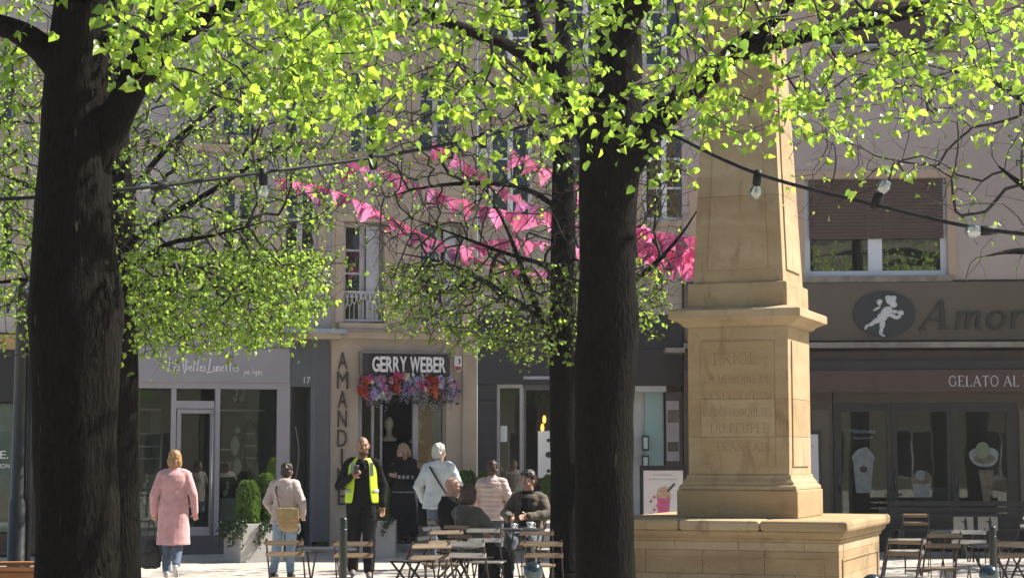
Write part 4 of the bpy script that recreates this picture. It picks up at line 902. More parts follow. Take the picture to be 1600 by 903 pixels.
def tree(label, base, trunk, limbs, tips, leaf_size, leaf_m, per_tip, seed, parts_n=0, droop=(.35, .9), r_tip=.0022, bare=0.0, seg=.22, rmax=.045, group=None, trunk_n=28, amp=.05, bud=True, wav=.10, follow=.35, pw=.52):
    rng = random.Random(seed)
    root = thing('lime_tree', base, 0, label, 'tree', 'lime trees on the square'); inv = Matrix.Translation(-Vector(base))
    def own(o, par=root): o.matrix_parent_inverse = inv if par is root else Matrix.Identity(4); return o
    tp = chaikin([Vector((*p, r)) for p, r in trunk], 2); fine = []
    for a, b in zip(tp[:-1], tp[1:]):
        k = max(1, int((b - a).length / .09)); fine += [a.lerp(b, i / k) for i in range(k)]
    fine.append(tp[-1])
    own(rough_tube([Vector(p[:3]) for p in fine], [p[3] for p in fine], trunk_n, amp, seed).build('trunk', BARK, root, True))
    nodes = []; par = []; mainr = []
    def add(p, q, r): nodes.append(Vector(p)); par.append(q); mainr.append(r); return len(nodes) - 1
    last = -1; zmin = min(p[0][2] for p in limbs) if limbs else 0
    skel = []
    for p in fine:
        if p[2] > 3.0: last = add(p[:3], last, p[3]); skel.append(last)
    for lp in limbs if False else []: pass
    for pts in [q for q in LIMB_STORE.get(seed, [])]:
        c = chaikin([Vector((*p, r)) for p, r in pts], 2); ff = []
        for a, b in zip(c[:-1], c[1:]):
            k = max(1, int((b - a).length / .12)); ff += [a.lerp(b, i / k) for i in range(k)]
        ff.append(c[-1]); nf = len(ff)
        for i_ in range(nf):
            t_ = i_ / (nf - 1)
            if t_ > .6: ff[i_] = Vector((*ff[i_][:3], ff[i_][3] * (1 - .7 * (t_ - .6) / .4)))
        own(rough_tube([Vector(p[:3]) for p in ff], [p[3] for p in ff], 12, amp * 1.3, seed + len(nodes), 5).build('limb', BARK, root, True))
        l2 = -1
        for p in ff: l2 = add(p[:3], l2, p[3])
    if not nodes: add(fine[-1][:3], -1, fine[-1][3])
    nmain = len(nodes); arr = np.zeros((nmain + len(tips) * 40 + 40, 3)); arr[:nmain] = [tuple(p) for p in nodes]
    T_ = [Vector(t) for t in tips]
    dist = [float(np.min(np.linalg.norm(arr[:nmain] - np.array(t), axis=1))) + rng.random() * .5 for t in T_]
    ends = []
    for i in sorted(range(len(T_)), key=lambda i: dist[i]):
        t = T_[i]; n = len(nodes); dv = arr[:n] - np.array(t); dd = np.linalg.norm(dv, axis=1) + .7 * np.maximum(0, np.hypot(arr[:n, 0] - base[0], arr[:n, 1] - base[1]) - math.hypot(t.x - base[0], t.y - base[1]) + .04)
        j = int(np.argmin(dd + np.random.rand(n) * .12)); a = nodes[j]; L = (t - a).length
        k = max(2, min(36, int(L / seg))); prev = j
        pd = (nodes[j] - nodes[par[j]]).normalized() if par[j] >= 0 else (t - a).normalized()
        ctrl = a.lerp(t, .5 - follow) + pd * L * follow + Vector((0, 0, L * .10)); q = j
        ph = Vector((rng.random() * 50, rng.random() * 50, 0))
        for s in range(1, k + 1):
            u = s / k; p = a * (1 - u) ** 2 + ctrl * 2 * u * (1 - u) + t * u * u
            w = min(.13, L * wav) * math.sin(math.pi * u)
            p = p + Vector((noise.noise(ph + Vector((u * 4, 0, 0))), noise.noise(ph + Vector((0, u * 4, 3))), noise.noise(ph + Vector((u * 4, 9, 0))))) * w * 1.8
            nn = len(nodes); q = add(p, q, 0.0); arr[nn] = tuple(p)
        ends.append(q)
    n = len(nodes); cnt = [0.0] * n
    for e in ends: cnt[e] += 1
    for i in range(n - 1, nmain - 1, -1):
        if par[i] >= 0: cnt[par[i]] += cnt[i]
    rad = [min(rmax, r_tip * max(c, .6) ** pw) for c in cnt]
    kids = {}
    for i in range(nmain, n): kids.setdefault(par[i], []).append(i)
    mb = MB(); stack = [(p, c) for p in range(nmain) for c in kids.get(p, [])]
    while stack:
        p, c = stack.pop(); pts = [nodes[p], nodes[c]]; rr = [rad[c], rad[c]]; cur = c
        while True:
            ks = kids.get(cur, [])
            if not ks: break
            ks = sorted(ks, key=lambda q: -rad[q]); stack += [(cur, q) for q in ks[1:]]; cur = ks[0]; pts.append(nodes[cur]); rr.append(rad[cur])
        rr[-1] *= .6; mb.tube(pts, rr, 5 if max(rr) > .008 else 4, cap=False)
    if mb.v: tag(own(mb.build('twigs', TWIG, root, True)), kind='stuff')
    leaves = []
    order = sorted(range(len(T_)), key=lambda i: dist[i])
    for e, ti in zip(ends, order):
        if rng.random() < (bare(ti) if callable(bare) else bare):
            continue
        cur = e
        for kk in range(rng.randint(*per_tip)):
            pos = nodes[cur] + Vector((rng.gauss(0, 1), rng.gauss(0, 1), rng.gauss(-.35, .5))) * leaf_size * .34
            s = leaf_size * (.45 + .85 * rng.random() ** .8); leaves.append((pos, leaf_frame(rng, rng.uniform(*droop)), s, rng.randrange(4)))
            if rng.random() < .6 and par[cur] >= nmain: cur = par[cur]
    scored = []
    for i, (p, M, s, pi) in enumerate(leaves):
        x, y, z = project(p); scored.append((-(s / z) if (-10 < x < 1610 and -10 < y < 913 and z > 1) else 1.0, i))
    scored.sort(); pick = set(i for sc, i in scored[:parts_n] if sc < 0)
    if leaves:
        crown = mass('crown', [l for i, l in enumerate(leaves) if i not in pick], leaf_m, root); own(crown); tag(crown, kind='stuff')
        for i in pick:
            p, M, s, pi = leaves[i]; o = link('leaf', leaf_mesh(pi, leaf_m), crown)
            o.matrix_basis = Matrix.Translation(p) @ M.to_4x4() @ Matrix.Scale(s, 4)
    return root
LIMB_STORE = {}; LIMB_K = 1.0
def path(pts, d):   # [(px, py, diameter px, depth offset)]
    out = []
    for q in pts:
        dd = d + (q[3] if len(q) > 3 else 0); p = P(q[0], q[1], dd); out.append((tuple(p), q[2] / 2 * dd / F_PX * LIMB_K))
    return out
def sample(n, x0, x1, ytop, table, d0, d1, rng, power=1.0, keep=None, soft=14):
    out = []
    while len(out) < n:
        x = rng.uniform(x0, x1); yb = in_poly_y(x, table) + rng.gauss(-6, soft); x += rng.gauss(0, soft * 1.2); y = yb - (yb - ytop) * rng.random() ** power; d = rng.uniform(d0, d1)
        if keep and not keep(x, y, rng): continue
        out.append(P(x, y, d))
    return out
def to_ground(path_, px, d, r0):
    p, r = path_[0]; g0 = ground(px, d); return [((g0.x, g0.y, -.05), r0 * 1.25), ((g0.x, g0.y, .25), r0 * 1.08)] + path_

# T1: near left
rng = random.Random(11)
t1 = to_ground(path([(121, 903, 132), (119, 700, 124), (118, 560, 134), (119, 480, 148), (116, 430, 132), (114, 300, 116), (116, 200, 108), (122, 100, 98), (130, 0, 86), (140, -150, 76), (144, -330, 60)], 11), 120, 11, .29)
LIMB_STORE[1] = [path([(144, 260, 60), (174, 195, 56), (216, 118, 46, -.2), (269, 58, 36, -.3), (334, 26, 30, -.4), (394, -18, 27, -.4), (514, -90, 18, -.2)], 11),
                 path([(172, 190, 40), (200, 135, 40, .1), (230, 62, 34, .2), (258, -5, 30, .3), (274, -110, 22, .4)], 11),
                 path([(94, 110, 50), (54, 62, 44, -.1), (4, 40, 34, -.2), (-66, 25, 28, -.3), (-186, -30, 20)], 11),
                 path([(134, 0, 50), (114, -90, 40, -.8), (54, -180, 30, -1.8), (-26, -240, 20, -2.5)], 11),
                 path([(134, -20, 50), (224, -120, 40, -1), (354, -200, 30, -2), (474, -240, 20, -2.6)], 11)]
tab = [(-320, 260), (-60, 240), (0, 130), (50, 150), (110, 70), (200, 130), (290, 210), (340, 150), (400, 180), (460, 290), (520, 190), (600, 150)]
tips = sample(560, -320, 600, -330, tab, 8.2, 13.5, rng, 1.15) + sample(330, 190, 620, -60, [(190, 130), (400, 190), (620, 200)], 8.5, 12, rng)
tree('thick dark lime trunk at the left edge, nearest of the trees', ground(120, 11), t1, [], tips, .056, LEAF_NEAR, (2, 6), 1, 300, trunk_n=56, amp=.075, r_tip=.0013, rmax=.016, seg=.16)

# T3: near right, the fork in the middle
rng = random.Random(13)
t3 = to_ground(path([(948, 960, 96), (946, 880, 92), (943, 700, 90), (946, 560, 98), (951, 500, 96), (948, 450, 88), (950, 300, 92), (956, 230, 104), (962, 150, 86), (966, 60, 72), (969, -50, 60), (972, -260, 44)], 15), 948, 15, .26)
LIMB_STORE[3] = [path([(945, 260, 50), (918, 205, 40), (888, 165, 34, -.2), (855, 112, 30, -.4), (836, 45, 26, -.5), (828, -40, 22, -.5), (815, -160, 16, -.4)], 15),
                 path([(860, 120, 24, -.4), (800, 70, 20, -.9), (720, 45, 18, -1.4), (630, 5, 14, -1.8), (540, -40, 10, -2)], 15),
                 path([(965, 275, 60), (1005, 215, 52, -.1), (1050, 170, 42, -.3), (1096, 128, 38, -.5), (1142, 88, 34, -.7), (1190, 48, 30, -.8), (1245, -8, 28, -1), (1310, -90, 20, -1)], 15),
                 path([(1150, 84, 28, -.7), (1230, 62, 26, -.9), (1330, 38, 24, -1.1), (1430, 18, 24, -1.2), (1510, -8, 20, -1.2), (1620, -40, 14, -1.2)], 15),
                 path([(966, 40, 50), (940, -80, 40, -1.2), (880, -170, 30, -2.4), (800, -230, 20, -3.4)], 15),
                 path([(966, 40, 50), (1050, -60, 40, -1.4), (1160, -150, 30, -2.6), (1300, -200, 20, -3.2)], 15)]
tab = [(440, 110), (520, 210), (575, 280), (640, 215), (740, 330), (790, 210), (840, 260), (900, 270), (980, 290), (1060, 300), (1130, 250), (1240, 225), (1330, 280), (1420, 295), (1450, 170), (1520, 235), (1600, 150), (1750, 130)]
tips = sample(880, 440, 1750, -340, tab, 10.2, 17, rng, 1.2) + sample(680, 430, 1640, -20, [(430, 190), (640, 220), (900, 215), (1250, 225), (1420, 200), (1640, 140)], 10.2, 15, rng)
t3_root = tree('forked lime with the slim dark trunk just left of the obelisk', ground(948, 15), t3, [], tips, .057, LEAF_NEAR, (2, 7), 3, 300, trunk_n=48, amp=.07, r_tip=.0014, rmax=.018, seg=.16)

# T2: second row, left
rng = random.Random(17)
t2 = to_ground(path([(187, 903, 66), (186, 700, 60), (186, 560, 60), (184, 430, 58), (180, 330, 62), (178, 200, 46), (176, 60, 36), (175, -80, 26)], 19), 187, 19, .22)
LIMB_K = .42
LIMB_STORE[2] = [path([(184, 400, 30), (250, 345, 24, -.3), (330, 300, 20, -.4), (405, 250, 15, -.2), (480, 200, 9)], 19),
                 path([(184, 470, 26), (270, 440, 22, .4), (350, 435, 17, .7), (420, 465, 12, .9), (480, 500, 8, 1)], 19),
                 path([(180, 340, 26), (240, 250, 22, .5), (330, 170, 16, .9), (420, 110, 10, 1)], 19),
                 path([(184, 440, 26), (250, 380, 20, -1), (330, 370, 16, -1.6), (420, 345, 10, -1.8)], 19),
                 path([(180, 400, 26), (110, 330, 22, .4), (30, 280, 16, .8), (-70, 250, 10)], 19),
                 path([(180, 440, 26), (100, 430, 20, -.4), (10, 440, 14, -.8), (-80, 450, 9)], 19)]
LIMB_K = 1.0
tab = [(-140, 520), (0, 480), (60, 520), (200, 560), (240, 585), (270, 555), (330, 548), (380, 560), (430, 540), (480, 540), (520, 470), (560, 330)]
tips = sample(3000, -140, 535, 60, tab, 17, 21, rng, .95, soft=22) + sample(2000, 200, 500, 390, [(200, 545), (420, 548), (520, 500)], 17, 20.5, rng) + sample(700, -160, 60, 100, [(-160, 560), (60, 560)], 17, 21, rng) + sample(400, -140, 545, -120, [(-140, 80), (545, 80)], 17, 21, rng)
nleaf2 = len(tips); tips = tips + sample(1500, 150, 560, 110, [(150, 430), (420, 440), (560, 330)], 17, 21, rng, soft=22)
tree('lime of the second row, half hidden behind the thick left trunk', ground(187, 19), t2, [], tips, .042, LEAF_FAR, (2, 5), 2, 0, r_tip=.0022, seg=.18, rmax=.022, wav=.05, follow=.18, bare=lambda i: 0 if i < nleaf2 else .75, pw=.43)

# T4: second row, middle, twiggy and shaded
rng = random.Random(19)
t4 = to_ground(path([(882, 903, 46), (881, 700, 42), (880, 560, 44), (880, 420, 40), (880, 300, 36), (880, 170, 30), (880, 20, 24), (880, -120, 16)], 22), 882, 22, .17)
LIMB_K = .52
LIMB_STORE[4] = [path([(878, 330, 18), (820, 290, 16, -.3), (740, 285, 14, -.6), (660, 292, 9, -.8), (600, 310, 6, -.8)], 22),
                 path([(874, 560, 24), (848, 500, 20, -.2), (822, 440, 18, -.4), (795, 360, 13, -.5), (760, 300, 8)], 22),
                 path([(850, 500, 16), (780, 450, 13, .4), (700, 410, 10, .6), (620, 395, 6, .7)], 22),
                 path([(890, 500, 20), (950, 470, 18, .3), (1010, 425, 15, .4), (1060, 375, 11, .5), (1095, 320, 7, .5)], 22),
                 path([(880, 260, 18), (830, 190, 14, -.4), (770, 130, 10, -.6), (700, 90, 6)], 22),
                 path([(880, 280, 18), (950, 210, 14, .4), (1020, 150, 10, .6), (1080, 110, 6)], 22),
                 path([(880, 420, 16), (800, 400, 12, -1), (720, 370, 9, -1.6), (640, 340, 6, -1.8)], 22)]
LIMB_K = 1.0
tab = [(555, 330), (620, 440), (640, 530), (760, 545), (860, 560), (1000, 550), (1075, 520), (1120, 350)]
bare_t = sample(3000, 570, 1060, 170, [(570, 380), (640, 490), (860, 500), (1060, 460)], 20, 24, rng)
tips_l = sample(1900, 600, 1035, 410, [(600, 500), (640, 525), (760, 550), (860, 560), (960, 545), (1035, 520)], 20, 24, rng, 1.2) + sample(900, 560, 1100, -60, [(560, 300), (1100, 300)], 20, 24, rng)
tree('twiggy lime whose slender trunk stands behind the forked one', ground(882, 22), t4, [], tips_l + bare_t, .045, LEAF_FAR, (2, 4), 4, 0, r_tip=.0025, seg=.2, rmax=.022, wav=.035, follow=.12, pw=.43, bare=lambda i: (.25 if i < 1900 else .6) if i < 2800 else .93)

# T5: off to the right, almost bare in view
rng = random.Random(23)
t5 = to_ground(path([(1735, 903, 70), (1735, 500, 66), (1730, 300, 60), (1725, 120, 44), (1722, -60, 30)], 19), 1735, 19, .24)
LIMB_STORE[5] = [path([(1730, 380, 26), (1670, 330, 20, -.2), (1610, 300, 14, -.3), (1560, 260, 8)], 19), path([(1730, 300, 24), (1650, 200, 18, .3), (1570, 130, 12, .5), (1480, 110, 6)], 19),
                 path([(1730, 420, 22), (1660, 400, 16, .5), (1590, 390, 10, .8), (1540, 400, 6)], 19), path([(1730, 250, 26), (1800, 200, 18), (1900, 190, 10), (2050, 200, 6)], 19)]
tips = sample(330, 1480, 1800, 60, [(1480, 320), (1540, 440), (1800, 450)], 17, 21, rng) + sample(220, 1230, 1500, 90, [(1240, 350), (1500, 330)], 17.5, 20.5, rng)
nb5 = len(tips); tips = tips + sample(900, 1680, 2150, 60, [(1680, 420), (2150, 420)], 16, 21, rng)  # leafy far side, out of view, added to shade the parlour chairs
tree('nearly bare lime reaching in with thin twigs from the right edge', ground(1735, 19), t5, [], tips, .05, LEAF_FAR, (1, 4), 5, 0, r_tip=.0022, seg=.16, rmax=.022, bare=lambda i: .75 if i < nb5 else .05, wav=.05, follow=.15)

# limes of the same planting behind and beside the viewer, seen as reflections; last four added unseen to shade the terrace
for i, (x, y, a) in enumerate(((-7, -6, 40), (-1.5, -9, 130), (5, -7, 220), (11, -5, 300), (-10, 3, 10), (9, 5, 160), (12.2, 27.2, 75), (13.8, 25.2, 200), (11.2, 25.6, 0), (10.9, 28.2, 5))):
    r = copy_tree(t3_root); r.location = (x, y, 0); r.rotation_euler = (0, 0, R(a)); r.scale = (1.65,) * 3 if y < 0 else (1, 1, 1)
    r['label'] = ['lime standing behind the viewer at far left, mirrored in the shop glass', 'lime straight behind the viewer, mirrored in the shop glass', 'lime behind the viewer and right, mirrored in the parlour glass', 'lime far right behind the viewer, mirrored in the parlour glass', 'lime beyond the left edge beside the thick trunk', 'lime beyond the right edge in front of the basin', 'lime beyond the right edge shading the parlour terrace', 'outer lime beyond the right edge shading the parlour terrace', 'lime beyond the right edge nearest the parlour chairs', 'lime beyond the right edge close to the parlour awning'][i]

# ---------------------------------------------------------------- people
def blob(name, mb, voxel, m, parent, smooth=4, folds=0.0, fold_f=9.0, seed=0, aniso=(1, 1, .45), quilt=False):
    me = mb.mesh(name, None); o = link(name, me, parent)
    md = o.modifiers.new('remesh', 'REMESH'); md.mode = 'VOXEL'; md.voxel_size = voxel; md.use_smooth_shade = True
    if smooth: sm = o.modifiers.new('smooth', 'SMOOTH'); sm.iterations = smooth; sm.factor = .5
    nm = bpy.data.meshes.new_from_object(o.evaluated_get(bpy.context.evaluated_depsgraph_get()))
    o.modifiers.clear(); o.data = nm; nm.name = name; bpy.data.meshes.remove(me)
    nm.materials.clear(); nm.materials.append(m)
    n = len(nm.vertices)
    if folds:
        co = np.empty(n * 3, 'f'); nm.vertices.foreach_get('co', co); co = co.reshape(-1, 3); no = np.empty(n * 3, 'f'); nm.vertices.foreach_get('normal', no); no = no.reshape(-1, 3)
        sv = Vector((seed * 3.1, seed * 1.7, seed))
        dsp = np.array([noise.noise(Vector((c[0] * aniso[0], c[1] * aniso[1], c[2] * aniso[2])) * fold_f + sv) + .6 * noise.noise(Vector((c[0] * .6 + c[2] * .8, c[1], c[2] * .7 - c[0] * .5)) * fold_f * 1.9 + sv) for c in co.tolist()])
        co += no * (dsp * folds)[:, None]; nm.vertices.foreach_set('co', co.astype('f').ravel())
    if quilt:
        co = np.empty(n * 3, 'f'); nm.vertices.foreach_get('co', co); co = co.reshape(-1, 3); no = np.empty(n * 3, 'f'); nm.vertices.foreach_get('normal', no); no = no.reshape(-1, 3)
        co += no * (.010 * np.abs(np.sin(co[:, 2] * math.pi / .072 + co[:, 0] * 1.2)) ** .6)[:, None]; nm.vertices.foreach_set('co', co.astype('f').ravel())
    nm.polygons.foreach_set('use_smooth', [True] * len(nm.polygons)); nm.update()
    return o
SKIN = {'pale': mat('skin_pale', (0.52, 0.30, 0.22), 0.5, (0.46, 0.25, 0.18), 20), 'tan': mat('skin_tan', (0.34, 0.18, 0.11), 0.5, (0.28, 0.14, 0.085), 20)}
def hand(mb, w, d, side, curl=.5, spread=1.0, up=None):
    """palm and five fingers from wrist w along d; side +1 puts the thumb on the +x side of the hand frame"""
    w = Vector(w); d = Vector(d).normalized(); n = Vector(up) if up else Vector((0, 1, 0)); n = (n - d * n.dot(d)).normalized(); x = d.cross(n) * side
    mb.cap(w - d * .02, w + d * .02, .026, .027, 8)
    for k in range(4):
        o = x * (.027 - .018 * k); b = w + d * (.085 - .004 * abs(k - 1)) + o
        mb.cap(w + d * .015 + o * .7, b, .015, .0115, 8)
        L = (.036, .041, .038, .030)[k]; a = curl * .9; p = b; dirv = d
        for s in range(3):
            dirv = (d * math.cos(a * (s + .6)) + n * math.sin(a * (s + .6))).normalized(); q = p + dirv * L * (1, .75, .6)[s]; mb.cap(p, q, .0098 - s * .0007, .0092 - s * .0008, 8); p = q
    t0 = w + d * .025 + x * .026; t1 = t0 + (d * .6 + x * .7 + n * .25 * curl).normalized() * .04; t2 = t1 + (d * .9 + x * .15 + n * .5 * curl).normalized() * .032
    mb.cap(t0, t1, .0135, .0115, 8).cap(t1, t2, .0112, .009, 8)
def head_mesh(mb, c, yaw, pitch, roll=0.0):
    M = Matrix.Rotation(yaw, 3, 'Z') @ Matrix.Rotation(pitch, 3, 'X') @ Matrix.Rotation(roll, 3, 'Y'); c = Vector(c); at = lambda x, y, z: c + M @ Vector((x, y, z))
    mb.ell(at(0, -.01, .02), (.076, .096, .10), rot=M); mb.ell(at(0, .022, -.045), (.058, .068, .078), rot=M); mb.ell(at(0, .055, -.095), (.03, .03, .025), rot=M)
    mb.cap(at(0, .088, .015), at(0, .110, -.028), .011, .016, 8); mb.ell(at(0, .075, .03), (.05, .02, .014), rot=M)
    mb.ell(at(0, .078, -.062), (.026, .018, .011), rot=M)
    for s in (-1, 1): mb.ell(at(s * .079, -.005, -.01), (.011, .02, .032), rot=M); mb.ell(at(s * .038, .066, -.025), (.024, .024, .024), rot=M)
    return at, M
def bag_hand_dir(el, wr): return (Vector(wr) - Vector(el)).normalized()
def person(label, loc, rz, H, J, wear, cat='person'):
    """J: joint positions for a 1.75 m figure facing +y, right hand at +x"""
    s = H / 1.75; root = thing('person', loc, rz, label, cat, None, s); V = lambda k: Vector(J[k])
    pel, nk, hd = V('pel'), V('neck'), V('head'); yaw, pit, rol = J.get('face', (0, 0, 0)); sk = wear['skin']; seed = wear.get('seed', 1)
    ax = (nk - pel); turn = J.get('turn', 0.0); cx = Vector((math.cos(turn), math.sin(turn), 0))
    shl = {-1: nk - cx * .165 + Vector((0, 0, -.075)), 1: nk + cx * .165 + Vector((0, 0, -.075))}; hip = {-1: pel - cx * .085, 1: pel + cx * .085}
    el = {-1: V('elL'), 1: V('elR')}; wr = {-1: V('wrL'), 1: V('wrR')}; kn = {-1: V('knL'), 1: V('knR')}; an = {-1: V('anL'), 1: V('anR')}
    tor = [(0, .15, .11), (.12, .165, .12), (.3, .15, .105), (.5, .145, .105), (.72, .165, .115), (.88, .16, .10), (.97, .10, .075)]
    # body
    mb = MB(); at, HM = head_mesh(mb, hd, yaw, pit, rol)
    mb.cap(nk - ax.normalized() * .03, hd + HM @ Vector((0, -.02, -.06)), .058, .054)
    mb.loft([(*(pel + ax * t), rx * .88, ry * .88) for t, rx, ry in tor], 18)
    for g in (-1, 1):
        mb.cap(shl[g], el[g], .048, .038).cap(el[g], wr[g], .037, .025); mb.cap(hip[g], kn[g], .078, .052).cap(kn[g], an[g], .05, .035)
        hdv = J.get('hdL' if g < 0 else 'hdR') or (wr[g] - el[g]); hand(mb, wr[g], hdv, -g, J.get('curlL' if g < 0 else 'curlR', .45), up=J.get('upL' if g < 0 else 'upR'))
        td = Vector(J.get('toeL' if g < 0 else 'toeR', (0, 1, -.3))).normalized(); mb.cap(an[g] + Vector((0, 0, -.03)), an[g] + td * .1, .034, .03)
    body = blob('body', mb, .0085, SKIN[sk], root, 2)
    # eyes, brows, mouth where the face shows
    if wear.get('face', True):
        EYE = mat('eye_dark', (0.02, 0.015, 0.012), 0.2); EYEW = mat('eye_white', (0.6, 0.58, 0.55), 0.3); LIP = mat('lip_' + sk, tuple(c * .62 for c in ((0.52, 0.26, 0.22) if sk == 'pale' else (0.3, .14, .11))), .5)
        for g in (-1, 1):
            e = MB().ell(at(g * .031, .083, .008), (.013, .009, .008), 10, 7, HM).build('eye', EYEW, body, True); MB().ell(at(g * .031, .090, .008), (.0065, .004, .0068), 8, 6, HM).build('iris', EYE, e, True) if False else None
            MB().ell(at(g * .031, .0905, .008), (.0065, .004, .0068), 8, 6, HM).build('iris', EYE, body, True)
            MB().ell(at(g * .033, .088, .034), (.016, .006, .0035), 8, 6, HM).build('eyebrow', wear['hair'][0] if wear.get('hair') and wear['hair'][1] != 'none' else EYE, body, True)
        MB().ell(at(0, .094, -.06), (.022, .006, .006), 10, 6, HM).build('lips', LIP, body, True)
    # lower garment
    bm_ = wear['bottom']; mb = MB(); w = wear.get('leg_w', 1.0)
    mb.loft([(*(pel + Vector((0, 0, -.07))), .165, .125), (*(pel + ax * .12), .172, .128), (*(pel + ax * .22), .16, .118)], 18) if not wear.get('seated') else mb.ell(pel + Vector((0, .02, 0)), (.185, .16, .12))
    for g in (-1, 1):
        cut = wear.get('leg_cut', .94); k2 = kn[g] + (an[g] - kn[g]) * cut
        if wear.get('flare'): mb.cap(hip[g], kn[g], .1, .085).cap(kn[g], k2, .085, .1)
        else: mb.cap(hip[g], kn[g], .096 * w, .072 * w).cap(kn[g], k2, .071 * w, .06 * w)
    if wear.get('skirt'): mb.loft([(pel.x, pel.y, .1, .27, .2), (pel.x, pel.y, .5, .24, .17), (pel.x, pel.y, .95, .18, .13)], 18)
    blob(wear.get('bottom_name', 'trousers'), mb, .012, bm_, root, 3, .012, 11, seed)
    # upper garment
    tm = wear['top']; th = wear.get('thick', 1.0); hem = wear.get('hem', .0); mb = MB()
    rings = [(*(pel + ax * (-.02)), .17 * th, .125 * th)] if not hem else [(pel.x + hx, pel.y, pel.z - hem * f, rx * th, ry * th) for f, rx, ry, hx in ((1, wear.get('hem_rx', .2), wear.get('hem_ry', .15), 0), (.5, (wear.get('hem_rx', .2) + .175) / 2, .14, 0))] + [(*(pel + ax * 0), .18 * th, .135 * th)]
    rings += [(*(pel + ax * t), (rx + .012) * th, (ry + .012) * th) for t, rx, ry in tor[1:]]
    mb.loft(rings, 22)
    sl = wear.get('sleeve', .96); aw = wear.get('arm_w', 1.0)
    for g in (-1, 1):
        mb.cap(shl[g] + cx * (-g * .05) + Vector((0, 0, .02)), shl[g], .07 * th, .068 * aw)
        mb.cap(shl[g], el[g], .066 * aw, .054 * aw); e2 = el[g] + (wr[g] - el[g]) * sl; mb.cap(el[g], e2, .053 * aw, .043 * aw)
    if wear.get('collar'): mb.loft([(*(nk + Vector((0, 0, -.07))), .11, .09), (*(nk + Vector((0, -.005, .0))), .082, .08), (*(nk + Vector((0, -.005, .035))), .078, .078)], 16)
    if wear.get('hood'):
        mb.ell(nk + Vector((0, -.085, -.035)), (.13, .07, .075)); mb.ell(nk + Vector((0, -.10, -.10)), (.10, .05, .07))
    top = blob(wear.get('top_name', 'jacket'), mb, .011, tm, root, 3, wear.get('folds', .012), wear.get('fold_f', 10), seed + 5, wear.get('aniso', (1, 1, .45)), wear.get('quilt', False))
    # shoes
    for g in (-1, 1):
        td = Vector(J.get('toeL' if g < 0 else 'toeR', (0, 1, -.3))).normalized(); a = an[g]; mb = MB()
        mb.cap(a + Vector((0, -.02, -.02)), a + td * .05 + Vector((0, 0, -.03)), .046, .045); mb.cap(a + Vector((0, -.025, -.045)), a + td * .155 + Vector((0, 0, -.012)), .042, .036); 
        blob('shoe', mb, .011, wear['shoes'], root, 2)
    # hair
    hm, style = wear['hair']
    if style != 'none':
        mb = MB()
        if style == 'bob':
            mb.ell(at(0, -.02, .035), (.092, .108, .105), rot=HM); mb.ell(at(0, -.055, -.03), (.092, .075, .095), rot=HM)
            for g in (-1, 1): mb.ell(at(g * .07, -.01, -.03), (.028, .06, .085), rot=HM)
        elif style == 'short':
            mb.ell(at(0, -.025, .045), (.092, .102, .094), rot=HM); mb.ell(at(0, -.06, -.015), (.088, .062, .085), rot=HM); mb.ell(at(0, .02, .098), (.066, .055, .03), rot=HM)
        elif style == 'wild':
            mb.ell(at(0, -.02, .04), (.10, .11, .105), rot=HM); mb.ell(at(0, -.05, -.05), (.105, .08, .09), rot=HM)
            for g in (-1, 1): mb.ell(at(g * .085, .0, -.03), (.035, .06, .09), rot=HM)
        elif style == 'fringe':
            mb.ell(at(0, -.025, .04), (.083, .094, .084), rot=HM); mb.ell(at(0, -.055, 0), (.077, .058, .065), rot=HM)
        blob('hair', mb, .009, hm, root, 2, .014 if style != 'wild' else .018, 30, seed + 9, (1, 1, .35))
    return root, at, HM, J, top
STAND = dict(pel=(0, 0, .95), neck=(0, .0, 1.49), head=(0, .02, 1.635), elL=(-.235, -.03, 1.14), elR=(.235, -.03, 1.14), wrL=(-.25, .05, .88), wrR=(.25, .05, .88), knL=(-.1, .02, .5), knR=(.1, .02, .5), anL=(-.1, -.02, .085), anR=(.1, -.02, .085))
def pose(**k): d = dict(STAND); d.update(k); return d
def cloth(name, c, c2=None, rough=.85, scale=6, sheen=.2): return mat(name, c, rough, c2, scale, .25, 160, sheen=sheen)
JEANS = cloth('blue_denim', (0.085, 0.13, 0.20), (0.055, 0.085, 0.14), scale=9); JEANS_L = cloth('light_denim', (0.27, 0.36, 0.47), (0.19, 0.26, 0.36), scale=9); JEANS_D = cloth('dark_denim', (0.04, 0.058, 0.085), None, scale=9)
BLK = mat('black_cloth', (0.013, 0.012, 0.013), .9, (0.009, 0.009, 0.010), 6, .25, 160, spec=.15); CHARC = mat('charcoal_cloth', (0.022, 0.021, 0.023), .9, (0.016, 0.015, 0.016), 6, .25, 160, spec=.15)
H_BLOND = mat('strawberry_blond_hair', (0.42, 0.24, 0.10), .45, (0.26, 0.13, 0.05), 60, .5, 120, stretch=(1, 1, .15)); H_BROWN = mat('dark_brown_hair', (0.045, 0.024, 0.016), .4, (0.02, 0.011, 0.008), 60, .5, 120, stretch=(1, 1, .15)); H_WHITE = mat('white_hair', (0.55, 0.54, 0.52), .5, (0.38, 0.37, 0.36), 60, .5, 120, stretch=(1, 1, .15)); H_RED = mat('auburn_hair', (0.055, 0.020, 0.013), .4, (0.028, 0.010, 0.007), 60, .5, 120, stretch=(1, 1, .15)); H_PALE = mat('bleached_blond_hair', (0.50, 0.36, 0.20), .5, (0.3, 0.19, 0.10), 50, .5, 100)
SH_W = mat('pale_trainer', (0.55, 0.52, 0.50), .6); SH_D = mat('dark_shoe', (0.03, 0.03, 0.032), .5); SH_G = mat('grey_trainer', (0.14, 0.15, 0.17), .6)

